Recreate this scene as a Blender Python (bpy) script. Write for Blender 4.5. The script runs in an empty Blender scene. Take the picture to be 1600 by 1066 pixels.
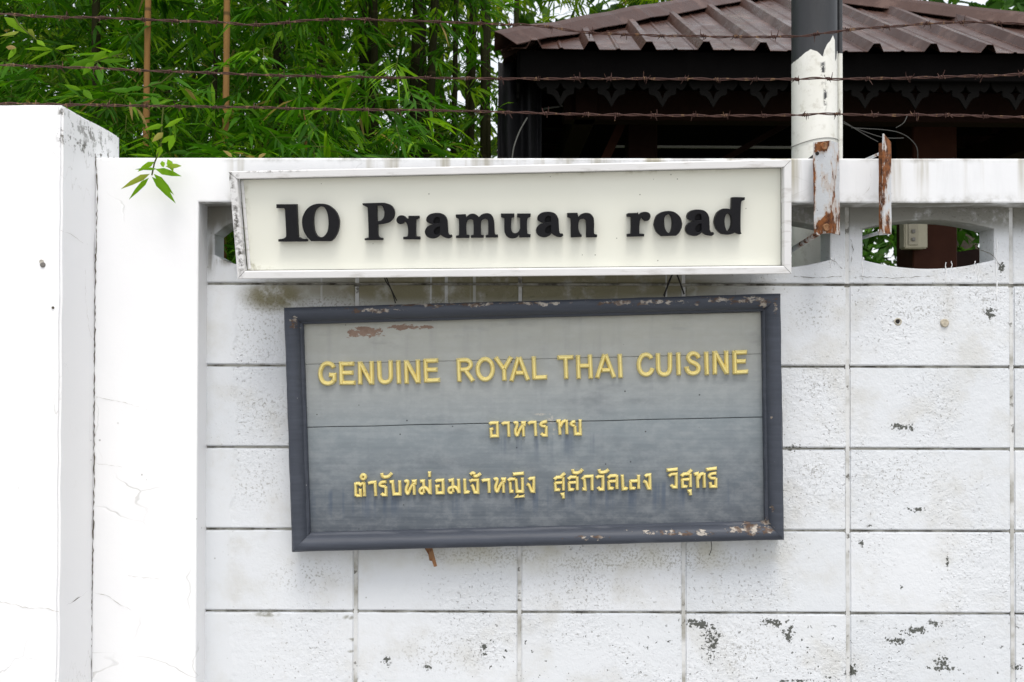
import bpy, bmesh, math, random
import numpy as np
from mathutils import Vector, Matrix
random.seed(7); rng = np.random.default_rng(11)
scene = bpy.context.scene
COL = scene.collection
# ------------------------------------------------------------------ camera
CAMZ = 1.629; F = 1555.0
YAW, PITCH, ROLL = -0.0058, 0.01327, 0.00215
FWD = Vector((math.sin(YAW)*math.cos(PITCH), math.cos(YAW)*math.cos(PITCH), math.sin(PITCH)))
RGT0 = Vector((math.cos(YAW), -math.sin(YAW), 0)); UP0 = RGT0.cross(FWD)
RGT = RGT0*math.cos(ROLL)+UP0*math.sin(ROLL); UP = -RGT0*math.sin(ROLL)+UP0*math.cos(ROLL)
CAM = Vector((0, 0, CAMZ))
cd = bpy.data.cameras.new('camera'); cam = bpy.data.objects.new('camera', cd); COL.objects.link(cam)
cd.sensor_width = 36; cd.lens = F/1600*36; cd.clip_start = .05; cd.clip_end = 500
cam.matrix_world = Matrix(((RGT.x, UP.x, -FWD.x, 0), (RGT.y, UP.y, -FWD.y, 0), (RGT.z, UP.z, -FWD.z, CAMZ), (0, 0, 0, 1)))
scene.camera = cam
cd.dof.use_dof = True; cd.dof.focus_distance = 2.36; cd.dof.aperture_fstop = 11
# ------------------------------------------------------------------ sky, sun, exposure
SUN_EL = math.radians(66); SUN_ROT = math.radians(173)      # high and soft, behind the camera
w = bpy.data.worlds.new('World'); scene.world = w; w.use_nodes = True
wn = w.node_tree.nodes; wl = w.node_tree.links
bg = wn['Background']; sky = wn.new('ShaderNodeTexSky'); sky.sky_type = 'NISHITA'; sky.sun_disc = False
sky.sun_elevation = SUN_EL; sky.sun_rotation = SUN_ROT; sky.air_density = 1.0; sky.dust_density = 6.0; sky.ozone_density = 1.0
hs = wn.new('ShaderNodeHueSaturation'); hs.inputs['Saturation'].default_value = .7
cl = wn.new('ShaderNodeMix'); cl.data_type = 'RGBA'; cl.inputs['Factor'].default_value = .6; cl.inputs[7].default_value = (5.85, 5.95, 6.1, 1)   # even cloud cover
wl.new(sky.outputs[0], hs.inputs['Color']); wl.new(hs.outputs[0], cl.inputs[6]); wl.new(cl.outputs[2], bg.inputs[0]); bg.inputs[1].default_value = .15
sd = bpy.data.lights.new('sun', 'SUN'); sd.energy = 1.15; sd.angle = math.radians(22); sd.color = (1, .97, .92)
sun = bpy.data.objects.new('sun', sd); COL.objects.link(sun)
sdir = Vector((math.sin(SUN_ROT)*math.cos(SUN_EL), math.cos(SUN_ROT)*math.cos(SUN_EL), math.sin(SUN_EL)))
sun.rotation_euler = sdir.to_track_quat('Z', 'Y').to_euler(); sun.location = (0, 0, 6)
vs = scene.view_settings; vs.view_transform = 'Standard'; vs.look = 'None'; vs.exposure = 0.68; vs.gamma = 1
scene.cycles.use_denoising = True; scene.cycles.max_bounces = 5; scene.cycles.diffuse_bounces = 3; scene.cycles.glossy_bounces = 2; scene.cycles.transmission_bounces = 3; scene.cycles.transparent_max_bounces = 8

# ------------------------------------------------------------------ helpers
def ray(px, py): return FWD+RGT*((px-800)/F)+UP*((533-py)/F)
def at_y(px, py, Y): d = ray(px, py); return CAM+d*(Y/d.y)
def at_plane(px, py, P, N): d = ray(px, py); return CAM+d*((P-CAM).dot(N)/d.dot(N))

def X_at(px, Y): return at_y(px, 150, Y).x

def tag(o, label=None, cat=None, group=None, kind=None):
    if label: o['label'] = label
    if cat: o['category'] = cat
    if group: o['group'] = group
    if kind: o['kind'] = kind
    return o
def thing(name, loc, label, cat, group=None):
    o = bpy.data.objects.new(name, None); o.empty_display_size = .05; COL.objects.link(o); o.location = loc
    return tag(o, label, cat, group)
def wloc(o):
    v = Vector((0, 0, 0))
    while o is not None: v += o.location; o = o.parent
    return v
def obj(name, me, m=None, parent=None, loc=None):
    """mesh given in world coordinates; stored relative to its parent (parents are unrotated)"""
    if isinstance(me, bmesh.types.BMesh):
        b = me; me = bpy.data.meshes.new(name); b.to_mesh(me); b.free()
    o = bpy.data.objects.new(name, me); COL.objects.link(o)
    if m is not None and not me.materials: me.materials.append(m)
    base = wloc(parent) if parent else Vector((0, 0, 0))
    if loc is None:
        if me.vertices:
            n = len(me.vertices); a = np.empty(n*3); me.vertices.foreach_get('co', a); a = a.reshape(-1, 3)
            c = Vector(((a[:, 0].min()+a[:, 0].max())/2, (a[:, 1].min()+a[:, 1].max())/2, a[:, 2].min()))
            me.transform(Matrix.Translation(-c)); o.location = c-base
    else: o.location = Vector(loc)-base
    if parent: o.parent = parent
    return o
def inst(name, me, parent, loc, rot=(0, 0, 0), scale=(1, 1, 1)):
    o = bpy.data.objects.new(name, me); COL.objects.link(o); o.parent = parent
    o.location = Vector(loc)-wloc(parent); o.rotation_euler = rot; o.scale = scale; return o
def smooth(me, ang=None):
    me = me.data if hasattr(me, 'data') else me
    me.polygons.foreach_set('use_smooth', [True]*len(me.polygons))
    if ang: me.set_sharp_from_angle(angle=math.radians(ang))
def mesh(name, v, f):
    me = bpy.data.meshes.new(name); me.from_pydata([tuple(p) for p in v], [], f); me.update(); return me
def box_bm(x0, x1, y0, y1, z0, z1, bev=0, seg=2):
    bm = bmesh.new(); bmesh.ops.create_cube(bm, size=1)
    for v in bm.verts: v.co = Vector((x0+(v.co.x+.5)*(x1-x0), y0+(v.co.y+.5)*(y1-y0), z0+(v.co.z+.5)*(z1-z0)))
    if bev: bmesh.ops.bevel(bm, geom=bm.edges[:], offset=bev, segments=seg, affect='EDGES')
    return bm
def tube(pts, r, sides=6, cap=True):
    pts = [Vector(p) for p in pts]; n = len(pts); v = []; f = []
    rr = r if isinstance(r, (list, tuple)) else [r]*n
    ref = Vector((0, 0, 1)); prev = None
    for i, p in enumerate(pts):
        t = (pts[min(i+1, n-1)]-pts[max(i-1, 0)]).normalized()
        if prev is None:
            a = t.cross(ref)
            if a.length < .1: a = t.cross(Vector((1, 0, 0)))
        else: a = prev-t*prev.dot(t)
        a.normalize(); b = t.cross(a); prev = a
        for k in range(sides):
            q = 2*math.pi*k/sides; v.append(p+(a*math.cos(q)+b*math.sin(q))*rr[i])
    for i in range(n-1):
        for k in range(sides):
            f.append((i*sides+k, i*sides+(k+1) % sides, (i+1)*sides+(k+1) % sides, (i+1)*sides+k))
    if cap: f.append(tuple(range(sides))[::-1]); f.append(tuple((n-1)*sides+k for k in range(sides)))
    return v, f
def tube_mesh(name, pts, r, sides=6): v, f = tube(pts, r, sides); me = mesh(name, v, f); smooth(me, 50); return me
def crom(pts, n=6, closed=False):
    """Catmull-Rom through (x, y[, 1=corner]) points"""
    P = [Vector((p[0], p[1])) for p in pts]; cn = [len(p) > 2 for p in pts]; N = len(P); out = []
    for i in range(N if closed else N-1):
        p1, p2 = P[i], P[(i+1) % N]
        p0 = P[i-1] if (closed or i > 0) and not cn[i] else p1*2-p2
        p3 = P[(i+2) % N] if (closed or i+2 < N) and not cn[(i+1) % N] else p2*2-p1
        if cn[i] and cn[(i+1) % N]: out.append(p1); continue
        if cn[i]: p0 = p1-(p2-p1)*.5
        for k in range(n):
            t = k/n
            out.append(.5*((2*p1)+(-p0+p2)*t+(2*p0-5*p1+4*p2-p3)*t*t+(-p0+3*p1-3*p2+p3)*t**3))
    if not closed: out.append(P[-1])
    return out
def filled(name, loops, half, bev=0.0):
    """flat shape with holes in XY, thickness 2*half along Z"""
    c = bpy.data.curves.new(name, 'CURVE'); c.dimensions = '2D'; c.fill_mode = 'BOTH'
    c.extrude = max(half-bev, 0); c.bevel_depth = bev; c.bevel_resolution = 1; c.offset = -bev
    for L in loops:
        s = c.splines.new('POLY'); s.points.add(len(L)-1); s.use_cyclic_u = True
        for p, q in zip(s.points, L): p.co = (q[0], q[1], 0, 1)
    o = bpy.data.objects.new(name, c); COL.objects.link(o)
    dg = bpy.context.evaluated_depsgraph_get(); me = bpy.data.meshes.new_from_object(o.evaluated_get(dg))
    bpy.data.objects.remove(o); bpy.data.curves.remove(c); me.name = name
    me.polygons.foreach_set('use_smooth', [False]*len(me.polygons))
    return me
def frame_matrix(O, U, V, N): return Matrix(((U.x, V.x, N.x, O.x), (U.y, V.y, N.y, O.y), (U.z, V.z, N.z, O.z), (0, 0, 0, 1)))
def vnoise(x, y, z, s):
    from mathutils import noise
    return noise.noise(Vector((x*s, y*s, z*s)))

# ------------------------------------------------------------------ node helper
class NT:
    def __init__(s, name):
        s.m = bpy.data.materials.new(name); s.m.use_nodes = True; s.t = s.m.node_tree; s.n = s.t.nodes; s.l = s.t.links
        s.b = s.n['Principled BSDF']; s.g = s.n.new('ShaderNodeNewGeometry'); s.P = s.g.outputs['Position']
    def put(s, sock, v):
        if isinstance(v, bpy.types.NodeSocket): s.l.new(v, sock)
        elif isinstance(v, (tuple, list)) and sock.type == 'RGBA' and len(v) == 3: sock.default_value = (*v, 1)
        else: sock.default_value = v
    def map(s, scale=(1, 1, 1), loc=(0, 0, 0), rot=(0, 0, 0), vec=None):
        n = s.n.new('ShaderNodeMapping'); s.put(n.inputs[0], vec or s.P)
        n.inputs['Location'].default_value = loc; n.inputs['Rotation'].default_value = rot; n.inputs['Scale'].default_value = scale
        return n.outputs[0]
    def noise(s, scale, detail=4, rough=.55, vec=None, dist=0):
        n = s.n.new('ShaderNodeTexNoise'); s.put(n.inputs['Vector'], vec or s.P)
        n.inputs['Scale'].default_value = scale; n.inputs['Detail'].default_value = detail
        n.inputs['Roughness'].default_value = rough; n.inputs['Distortion'].default_value = dist
        return n.outputs['Fac']
    def voro(s, scale, feature='F1', vec=None):
        n = s.n.new('ShaderNodeTexVoronoi'); n.feature = feature; s.put(n.inputs['Vector'], vec or s.P)
        n.inputs['Scale'].default_value = scale; return n.outputs['Distance']
    def m2(s, op, a, b=0.0, clamp=False):
        n = s.n.new('ShaderNodeMath'); n.operation = op; n.use_clamp = clamp; s.put(n.inputs[0], a); s.put(n.inputs[1], b); return n.outputs[0]
    def rng(s, v, a, b, c=0.0, d=1.0, sm=True):
        n = s.n.new('ShaderNodeMapRange'); n.interpolation_type = 'SMOOTHSTEP' if sm else 'LINEAR'
        s.put(n.inputs['Value'], v)
        for k, q in zip(('From Min', 'From Max', 'To Min', 'To Max'), (a, b, c, d)): s.put(n.inputs[k], q)
        return n.outputs['Result']
    def mix(s, f, a, b, blend='MIX'):
        n = s.n.new('ShaderNodeMix'); n.data_type = 'RGBA'; n.blend_type = blend
        s.put(n.inputs['Factor'], f); s.put(n.inputs['A'] if False else n.inputs[6], a); s.put(n.inputs[7], b); return n.outputs[2]
    def ramp(s, f, stops, interp='LINEAR'):
        n = s.n.new('ShaderNodeValToRGB'); n.color_ramp.interpolation = interp; e = n.color_ramp.elements
        while len(e) < len(stops): e.new(.5)
        for q, (p, c) in zip(e, stops): q.position = p; q.color = (*c, 1) if len(c) == 3 else c
        s.put(n.inputs[0], f); return n.outputs[0]
    def sep(s, v):
        n = s.n.new('ShaderNodeSeparateXYZ'); s.put(n.inputs[0], v); return n.outputs
    def ell(s, c, r, soft=.2):
        """1 inside an x/z ellipse of the world, fading out"""
        n = s.n.new('ShaderNodeVectorMath'); n.operation = 'SUBTRACT'; s.put(n.inputs[0], s.P); n.inputs[1].default_value = c
        k = s.n.new('ShaderNodeVectorMath'); k.operation = 'MULTIPLY'; s.l.new(n.outputs[0], k.inputs[0]); k.inputs[1].default_value = (1/r[0], 0, 1/r[1])
        q = s.n.new('ShaderNodeVectorMath'); q.operation = 'LENGTH'; s.l.new(k.outputs[0], q.inputs[0])
        return s.rng(q.outputs['Value'], 1.0, soft)
    def ells(s, lst, soft=.2):
        out = None
        for c, r in lst:
            e = s.ell(c, r, soft); out = e if out is None else s.m2('MAXIMUM', out, e)
        return out
    def attr(s, name):
        n = s.n.new('ShaderNodeAttribute'); n.attribute_name = name; return n.outputs['Fac']
    def bump(s, h, strength=.3, dist=.002, prev=None):
        n = s.n.new('ShaderNodeBump'); s.put(n.inputs['Height'], h); s.put(n.inputs['Strength'], strength); n.inputs['Distance'].default_value = dist
        if prev is not None: s.l.new(prev, n.inputs['Normal'])
        return n.outputs[0]
    def out(s, col, rough=.7, nrm=None, metal=0, spec=.3):
        s.put(s.b.inputs['Base Color'], col); s.put(s.b.inputs['Roughness'], rough); s.put(s.b.inputs['Metallic'], metal)
        s.b.inputs['Specular IOR Level'].default_value = spec
        if nrm is not None: s.l.new(nrm, s.b.inputs['Normal'])
        return s.m

YW = 2.435                                   # face of the blocks
def PE(lst, Y=YW): return [(tuple(at_y(x, y, Y)), (rx*Y/F, ry*Y/F)) for x, y, rx, ry in lst]
# ------------------------------------------------------------------ plan positions read off the photograph
XI = at_y(322, 700, YW).x                    # inner corner pier / block face
dq = ray(308, 700); YP = XI/dq.x*dq.y        # front of pier and beam
ZTOP = at_y(800, 247, YP).z; ZB = at_y(1000, 317, YP).z
XPL = at_y(146, 600, YP).x
dq = ray(94.5, 600); YF = XPL/dq.x*dq.y      # front of the pillar
ZPT = at_y(60, 164, YF).z
X0 = -.3945; ZJ = 1.8
print('pier', YP, 'pillar', YF, 'ztop', ZTOP, 'beam', ZB, 'pillar top', ZPT)

# ------------------------------------------------------------------ materials
def mat_block():
    s = NT('painted_block'); X, Y, Z = s.sep(s.P)
    oi = s.n.new('ShaderNodeObjectInfo'); big = s.m2('ADD', s.m2('MULTIPLY', s.noise(3.2, 4), .65), s.m2('MULTIPLY', oi.outputs['Random'], .4)); col = s.mix(big, (.56, .59, .62), (.72, .74, .765))
    fine = s.noise(210, 3, .6); med = s.noise(75, 4, .6); patch = s.rng(s.noise(5.5, 3), .38, .66)
    wob = s.m2('MULTIPLY', s.noise(14, 3), .05)
    plas = s.rng(s.m2('ADD', X, wob), XI+.098, XI+.085)          # smooth plaster smear beside the pier
    keep = s.m2('SUBTRACT', 1.0, s.m2('MULTIPLY', plas, .8))
    stre = s.noise(1, 4, .6, s.map((22, 1, 2.2)))
    # pits in the render coat
    pit = s.m2('MULTIPLY', s.rng(s.noise(140, 2, .5), .37, .30), s.m2('MULTIPLY', patch, keep))
    col = s.mix(s.m2('MULTIPLY', pit, .55), col, (.30, .29, .27))
    spk = s.m2('MULTIPLY', s.rng(s.voro(62), .16, .08), s.rng(s.noise(11, 2), .52, .66))
    col = s.mix(s.m2('MULTIPLY', spk, .6), col, (.20, .195, .175))
    # grey grime blotches
    gr = s.m2('MULTIPLY', s.rng(s.noise(7, 5, .62), .46, .72), .42)
    col = s.mix(gr, col, (.47, .455, .40))
    # mildew between sign and board, deepened with the sign's painted shade
    olive = s.ells(PE([(800, 452, 470, 30), (430, 462, 70, 34), (640, 452, 190, 30), (1000, 448, 180, 26), (800, 428, 430, 30)]), .35)
    drip = s.rng(s.noise(1, 2, .4, s.map((60, 1, .6))), .66, .72)
    om = s.m2('MULTIPLY', olive, s.rng(s.m2('ADD', s.noise(24, 5, .65), s.m2('MULTIPLY', stre, .35)), .36, .70))
    om = s.m2('MULTIPLY', om, s.m2('SUBTRACT', 1.0, s.m2('MULTIPLY', drip, .8)))
    col = s.mix(s.m2('MULTIPLY', om, .95), col, (.17, .155, .085))
    sp = s.m2('MULTIPLY', s.ells(PE([(425, 470, 70, 34), (520, 474, 90, 18), (690, 474, 60, 14), (1040, 872, 190, 26), (760, 868, 140, 20), (930, 880, 120, 16)]), .25), s.rng(s.noise(170, 3, .6), .50, .60))
    col = s.mix(s.m2('MULTIPLY', sp, .5), col, (.12, .105, .06))
    und = s.m2('MULTIPLY', s.ells(PE([(820, 866, 420, 46), (1130, 862, 130, 40)]), .1), s.rng(s.noise(9, 4), .3, .75))  # brown streak below the board, with its warm shadow painted in
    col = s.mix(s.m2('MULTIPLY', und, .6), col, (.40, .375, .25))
    bandm = s.m2('MULTIPLY', s.ells(PE([(640, 452, 300, 34), (960, 450, 300, 32), (800, 470, 420, 26)]), .45), s.m2('SUBTRACT', 1.0, s.m2('MULTIPLY', drip, .6)))  # even olive layer: dirt plus the sign's cast shadow painted on the wall
    col = s.mix(s.m2('MULTIPLY', bandm, .5), col, (.23, .215, .13))
    por = s.m2('MULTIPLY', s.ells(PE([(405, 520, 80, 60), (405, 640, 70, 55), (400, 760, 70, 50), (1160, 1015, 110, 60), (1275, 600, 50, 45), (1270, 490, 60, 45), (1440, 480, 90, 45), (1540, 480, 50, 50), (1275, 740, 50, 50), (900, 920, 120, 50), (700, 1020, 120, 50), (1420, 740, 110, 40), (480, 900, 90, 40)]), .1), s.rng(s.noise(185, 3, .65), .56, .63))
    col = s.mix(s.m2('MULTIPLY', s.m2('MULTIPLY', por, keep), .6), col, (.21, .20, .175))
    # dirt under the beam, with the beam's shadow painted in
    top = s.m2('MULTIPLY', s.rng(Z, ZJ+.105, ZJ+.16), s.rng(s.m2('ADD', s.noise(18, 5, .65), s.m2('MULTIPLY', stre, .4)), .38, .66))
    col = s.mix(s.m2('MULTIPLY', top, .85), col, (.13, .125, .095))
    lft = s.m2('MULTIPLY', s.ells(PE([(338, 340, 34, 46), (330, 400, 10, 50), (350, 408, 30, 12)]), .1), s.rng(s.noise(1, 4, .6, s.map((45, 1, 9))), .36, .60))
    col = s.mix(s.m2('MULTIPLY', lft, .8), col, (.16, .15, .12))
    # grime along the horizontal joints
    zz = s.m2('ABSOLUTE', s.m2('SUBTRACT', s.m2('FRACT', s.m2('DIVIDE', Z, .2)), .5))
    jg = s.m2('MULTIPLY', s.rng(zz, .474, .492), s.rng(s.noise(13, 4, .6), .42, .62))
    col = s.mix(s.m2('MULTIPLY', jg, .7), col, (.22, .21, .17))
    # flaked paint
    cl = PE([(1110, 1000, 26, 50), (1425, 985, 44, 17), (1460, 974, 20, 12), (1475, 1036, 26, 22), (1400, 1002, 34, 12), (1090, 975, 50, 16),
             (1210, 972, 42, 14), (1232, 990, 20, 24), (1590, 1042, 22, 10), (1240, 1064, 46, 5), (605, 1034, 16, 14), (664, 1040, 16, 12), (756, 1015, 10, 22),
             (1436, 796, 28, 7), (1480, 878, 5, 16), (1409, 918, 6, 7), (1356, 822, 8, 6), (1408, 667, 40, 12), (1345, 850, 8, 12), (1548, 488, 16, 26),
             (1566, 420, 9, 24), (1470, 1044, 50, 8), (1330, 1050, 20, 20), (1240, 700, 26, 10)])
    cm = s.ells(cl, .0); cm = s.rng(s.m2('ADD', s.m2('MULTIPLY', cm, .17), s.m2('ADD', s.m2('MULTIPLY', s.noise(46, 5, .7), .55), s.m2('MULTIPLY', s.noise(190, 3, .65), .45))), .625, .635)
    cm = s.m2('MULTIPLY', cm, s.rng(s.ells(cl, .0), .02, .12))
    lo = s.m2('MULTIPLY', s.rng(s.noise(80, 4, .62), .66, .675), s.rng(Z, 1.02, .93)); cm = s.m2('MAXIMUM', cm, s.m2('MULTIPLY', lo, s.rng(X, -.25, -.1)))
    col = s.mix(s.m2('MULTIPLY', cm, .93), col, (.05, .054, .043))
    ol = s.m2('MULTIPLY', s.ells(PE([(418, 960, 26, 6), (545, 965, 12, 5), (549, 1000, 9, 4), (548, 1018, 7, 3)]), .3), s.rng(s.noise(60, 4), .35, .55))
    col = s.mix(s.m2('MULTIPLY', ol, .8), col, (.22, .215, .17))
    # paint runs below the vent openings
    h = s.m2('ADD', s.m2('MULTIPLY', fine, .45), med); h = s.m2('MULTIPLY', h, s.m2('MULTIPLY', keep, s.rng(patch, 0, 1, .55, 1.0)))
    h = s.m2('SUBTRACT', h, s.m2('MULTIPLY', cm, .5)); h = s.m2('SUBTRACT', h, s.m2('MULTIPLY', pit, .6)); h = s.m2('ADD', h, s.m2('MULTIPLY', plas, .9))
    return s.out(col, .62, s.bump(h, s.rng(s.noise(2.7, 2), .35, .65, .35, .95), .0038), spec=.3)
def mat_plaster():
    s = NT('white_plaster'); X, Y, Z = s.sep(s.P)
    col = s.mix(s.noise(1.8, 4), (.78, .79, .81), (.85, .85, .85))
    wp = s.map((1, 1, 1)); d = s.noise(4, 3); 
    vm = s.n.new('ShaderNodeVectorMath'); vm.operation = 'MULTIPLY_ADD'; s.l.new(s.P, vm.inputs[0]); vm.inputs[1].default_value = (1, 1, 1.6)
    nc = s.n.new('ShaderNodeTexNoise'); nc.inputs['Scale'].default_value = 7; nc.inputs['Detail'].default_value = 5
    sc_ = s.n.new('ShaderNodeVectorMath'); sc_.operation = 'SCALE'; s.l.new(nc.outputs['Color'], sc_.inputs[0]); sc_.inputs['Scale'].default_value = .35; s.l.new(sc_.outputs[0], vm.inputs[2])
    cr = s.m2('MULTIPLY', s.rng(s.voro(2.3, 'DISTANCE_TO_EDGE', vm.outputs[0]), .006, .001), s.rng(s.noise(3.1, 3), .54, .64))
    col = s.mix(s.m2('MULTIPLY', cr, .4), col, (.38, .37, .34))
    spk = s.m2('MULTIPLY', s.rng(s.voro(28), .085, .05), s.rng(s.noise(6, 2), .56, .64))
    col = s.mix(s.m2('MULTIPLY', spk, .6), col, (.25, .24, .22))
    # rain streaks running down from the coping
    on = s.rng(X, XI+.03, XI+.10)
    st = s.m2('MULTIPLY', s.rng(s.noise(1, 4, .6, s.map((17, 1, 1.1))), .50, .72), s.rng(s.m2('ADD', Z, s.m2('MULTIPLY', s.noise(9, 2), .08)), ZTOP-.11, ZTOP+.02))
    col = s.mix(s.m2('MULTIPLY', s.m2('MULTIPLY', st, on), 1.0), col, (.30, .255, .14))
    st2 = s.m2('MULTIPLY', s.rng(s.noise(1, 5, .6, s.map((13, 1, 1.6), (3, 0, 1))), .48, .78), s.m2('MULTIPLY', on, s.rng(s.noise(3, 3), .35, .65)))
    col = s.mix(s.m2('MULTIPLY', st2, .6), col, (.44, .46, .48)); col = s.mix(s.m2('MULTIPLY', on, .30), col, (.52, .55, .58))
    gb = s.m2('MULTIPLY', s.m2('MULTIPLY', on, s.rng(Z, ZB+.03, ZB)), s.rng(s.noise(22, 5, .65), .42, .7)); col = s.mix(s.m2('MULTIPLY', gb, .7), col, (.25, .24, .20))
    lip = s.m2('MULTIPLY', s.m2('MULTIPLY', on, s.rng(s.m2('ADD', Z, s.m2('MULTIPLY', s.noise(60, 4), .02)), ZTOP-.004, ZTOP+.012)), s.rng(s.noise(11, 4), .42, .6))
    col = s.mix(s.m2('MULTIPLY', lip, .6), col, (.2, .19, .16))
    # underside of the beam: dirt, with its shade painted into the colour
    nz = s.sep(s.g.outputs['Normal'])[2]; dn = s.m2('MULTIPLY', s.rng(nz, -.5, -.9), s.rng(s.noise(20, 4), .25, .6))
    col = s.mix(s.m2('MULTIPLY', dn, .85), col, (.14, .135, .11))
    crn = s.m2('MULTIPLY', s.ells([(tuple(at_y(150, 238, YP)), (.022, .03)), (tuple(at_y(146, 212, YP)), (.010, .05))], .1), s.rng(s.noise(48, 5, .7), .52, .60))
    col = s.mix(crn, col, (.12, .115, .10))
    h = s.m2('ADD', s.m2('MULTIPLY', s.noise(9, 3), 1.0), s.m2('MULTIPLY', s.noise(90, 3), .12)); h = s.m2('SUBTRACT', h, s.m2('MULTIPLY', cr, .25))
    return s.out(col, .55, s.bump(h, .25, .006), spec=.35)
def mat_joint(name, dark):
    s = NT(name)
    if dark: col = s.mix(s.rng(s.noise(16, 5, .65), .35, .62), (.08, .075, .06), (.48, .47, .42))
    else:
        col = s.mix(s.rng(s.noise(9, 4, .6), .42, .68), (.62, .63, .63), (.26, .25, .21))
        col = s.mix(s.m2('MULTIPLY', s.rng(s.noise(40, 4, .6), .60, .68), .8), col, (.07, .065, .05))
    return s.out(col, .85, s.bump(s.noise(120, 3), .5, .002), spec=.2)
def simple(name, col, rough=.6, metal=0, spec=.3, var=.15, scale=20, bump=0):
    s = NT(name); c = s.mix(s.noise(scale, 4), tuple(x*(1-var) for x in col), tuple(min(1, x*(1+var)) for x in col))
    return s.out(c, rough, s.bump(s.noise(scale*6, 3), bump, .001) if bump else None, metal, spec)
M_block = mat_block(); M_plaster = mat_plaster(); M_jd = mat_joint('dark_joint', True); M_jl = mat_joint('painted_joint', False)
M_black_letter = simple('black_acrylic', (.008, .008, .010), .55, spec=.18, var=.3, scale=60)
M_dark = simple('black_wire', (.012, .011, .010), .6)
M_hole = simple('hole_dark', (.02, .018, .015), .9)

# ------------------------------------------------------------------ ground (one sheet to the horizon)
def mat_ground():
    s = NT('ground'); X, Y, Z = s.sep(s.P)
    pave = s.mix(s.noise(6, 5), (.24, .235, .22), (.33, .32, .30)); soil = s.mix(s.noise(8, 5), (.05, .045, .03), (.07, .10, .035))
    return s.out(s.mix(s.rng(Y, 2.45, 2.5), pave, soil), .9, s.bump(s.noise(50, 4), .4, .01), spec=.2)
g = obj('ground', mesh('ground', [(-200, -200, 0), (200, -200, 0), (200, 200, 0), (-200, 200, 0)], [(0, 1, 2, 3)]), mat_ground(), loc=(0, 0, 0)); tag(g, kind='structure')

# ------------------------------------------------------------------ boundary wall
wall = thing('boundary_wall', (XI+1, YW+.05, 0), 'white painted concrete block wall with lens shaped vent openings under a beam', 'wall')
XE = X0+.4*6
def rough_box(name, x0, x1, y0, y1, z0, z1, step, amp, seed, m, parent, skip_x=()):
    bm = bmesh.new(); bmesh.ops.create_cube(bm, size=1)
    for v in bm.verts: v.co = Vector((x0+(v.co.x+.5)*(x1-x0), y0+(v.co.y+.5)*(y1-y0), z0+(v.co.z+.5)*(z1-z0)))
    for ax, (a, b) in enumerate(((x0, x1), (y0, y1), (z0, z1))):
        n = max(1, int((b-a)/step))
        for i in range(1, n):
            co = [0, 0, 0]; co[ax] = a+(b-a)*i/n; no = [0, 0, 0]; no[ax] = 1
            bmesh.ops.bisect_plane(bm, geom=bm.verts[:]+bm.edges[:]+bm.faces[:], plane_co=co, plane_no=no)
    eds = [e for e in bm.edges if len(e.link_faces) == 2 and e.calc_face_angle(0) > .5]
    bmesh.ops.bevel(bm, geom=eds, offset=.005, segments=2, affect='EDGES')
    for v in bm.verts:
        q = v.co; v.co = q+Vector((vnoise(q.x+seed, q.y, q.z, 16), vnoise(q.x, q.y+seed, q.z, 16)*.7, vnoise(q.x, q.y, q.z+seed, 16)))*amp
    o = obj(name, bm, m, parent); smooth(o, 50); return o
# plaster pier and beam are one continuous coat: an inverted L
bm = bmesh.new()
def L_prism():
    xs = (XPL, XI, XE); pts = [(XPL, 0), (XI, 0), (XI, ZB), (XE, ZB), (XE, ZTOP), (XPL, ZTOP)]
    me = filled('surround', [pts], (2.53-YP)/2, .004)
    me.transform(Matrix(((1, 0, 0, 0), (0, 0, 1, (2.53+YP)/2), (0, 1, 0, 0), (0, 0, 0, 1)))); return me
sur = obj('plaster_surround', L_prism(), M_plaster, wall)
bmesh.ops.recalc_face_normals
core = obj('mortar_core', box_bm(XI-.02, XE, YW+.007, YW+.06, 0.0, ZJ-.003), M_jd, wall)
for k in range(0, 6):
    xj = X0+.4*k
    if k == 5: break
    obj('mortar_joint', box_bm(xj-.0046, xj+.0046, YW+.0026, YW+.05, 0.003, ZJ-.006), M_jl, wall)
bw, bh = .4-.0080, .2-.0046
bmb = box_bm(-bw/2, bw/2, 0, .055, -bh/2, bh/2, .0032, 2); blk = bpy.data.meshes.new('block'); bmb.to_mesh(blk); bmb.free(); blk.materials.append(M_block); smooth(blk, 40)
first = X0-(XI-.01)-.0042
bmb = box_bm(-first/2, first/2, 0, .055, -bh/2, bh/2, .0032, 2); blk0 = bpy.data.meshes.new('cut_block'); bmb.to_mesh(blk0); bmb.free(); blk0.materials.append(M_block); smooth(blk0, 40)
for r in range(9):
    zc = ZJ-.1-.2*r
    for k in range(-1, 5):
        jit = (random.uniform(-.5, .9)*.001)
        if k == -1: inst('block', blk0, wall, (X0-.0042-first/2, YW+jit, zc), (random.uniform(-.003, .003), 0, random.uniform(-.0015, .0015)))
        else: inst('block', blk, wall, (X0+.4*k+.2, YW+jit, zc), (random.uniform(-.005, .005), random.uniform(-.0015, .0015), random.uniform(-.003, .003)))
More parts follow.
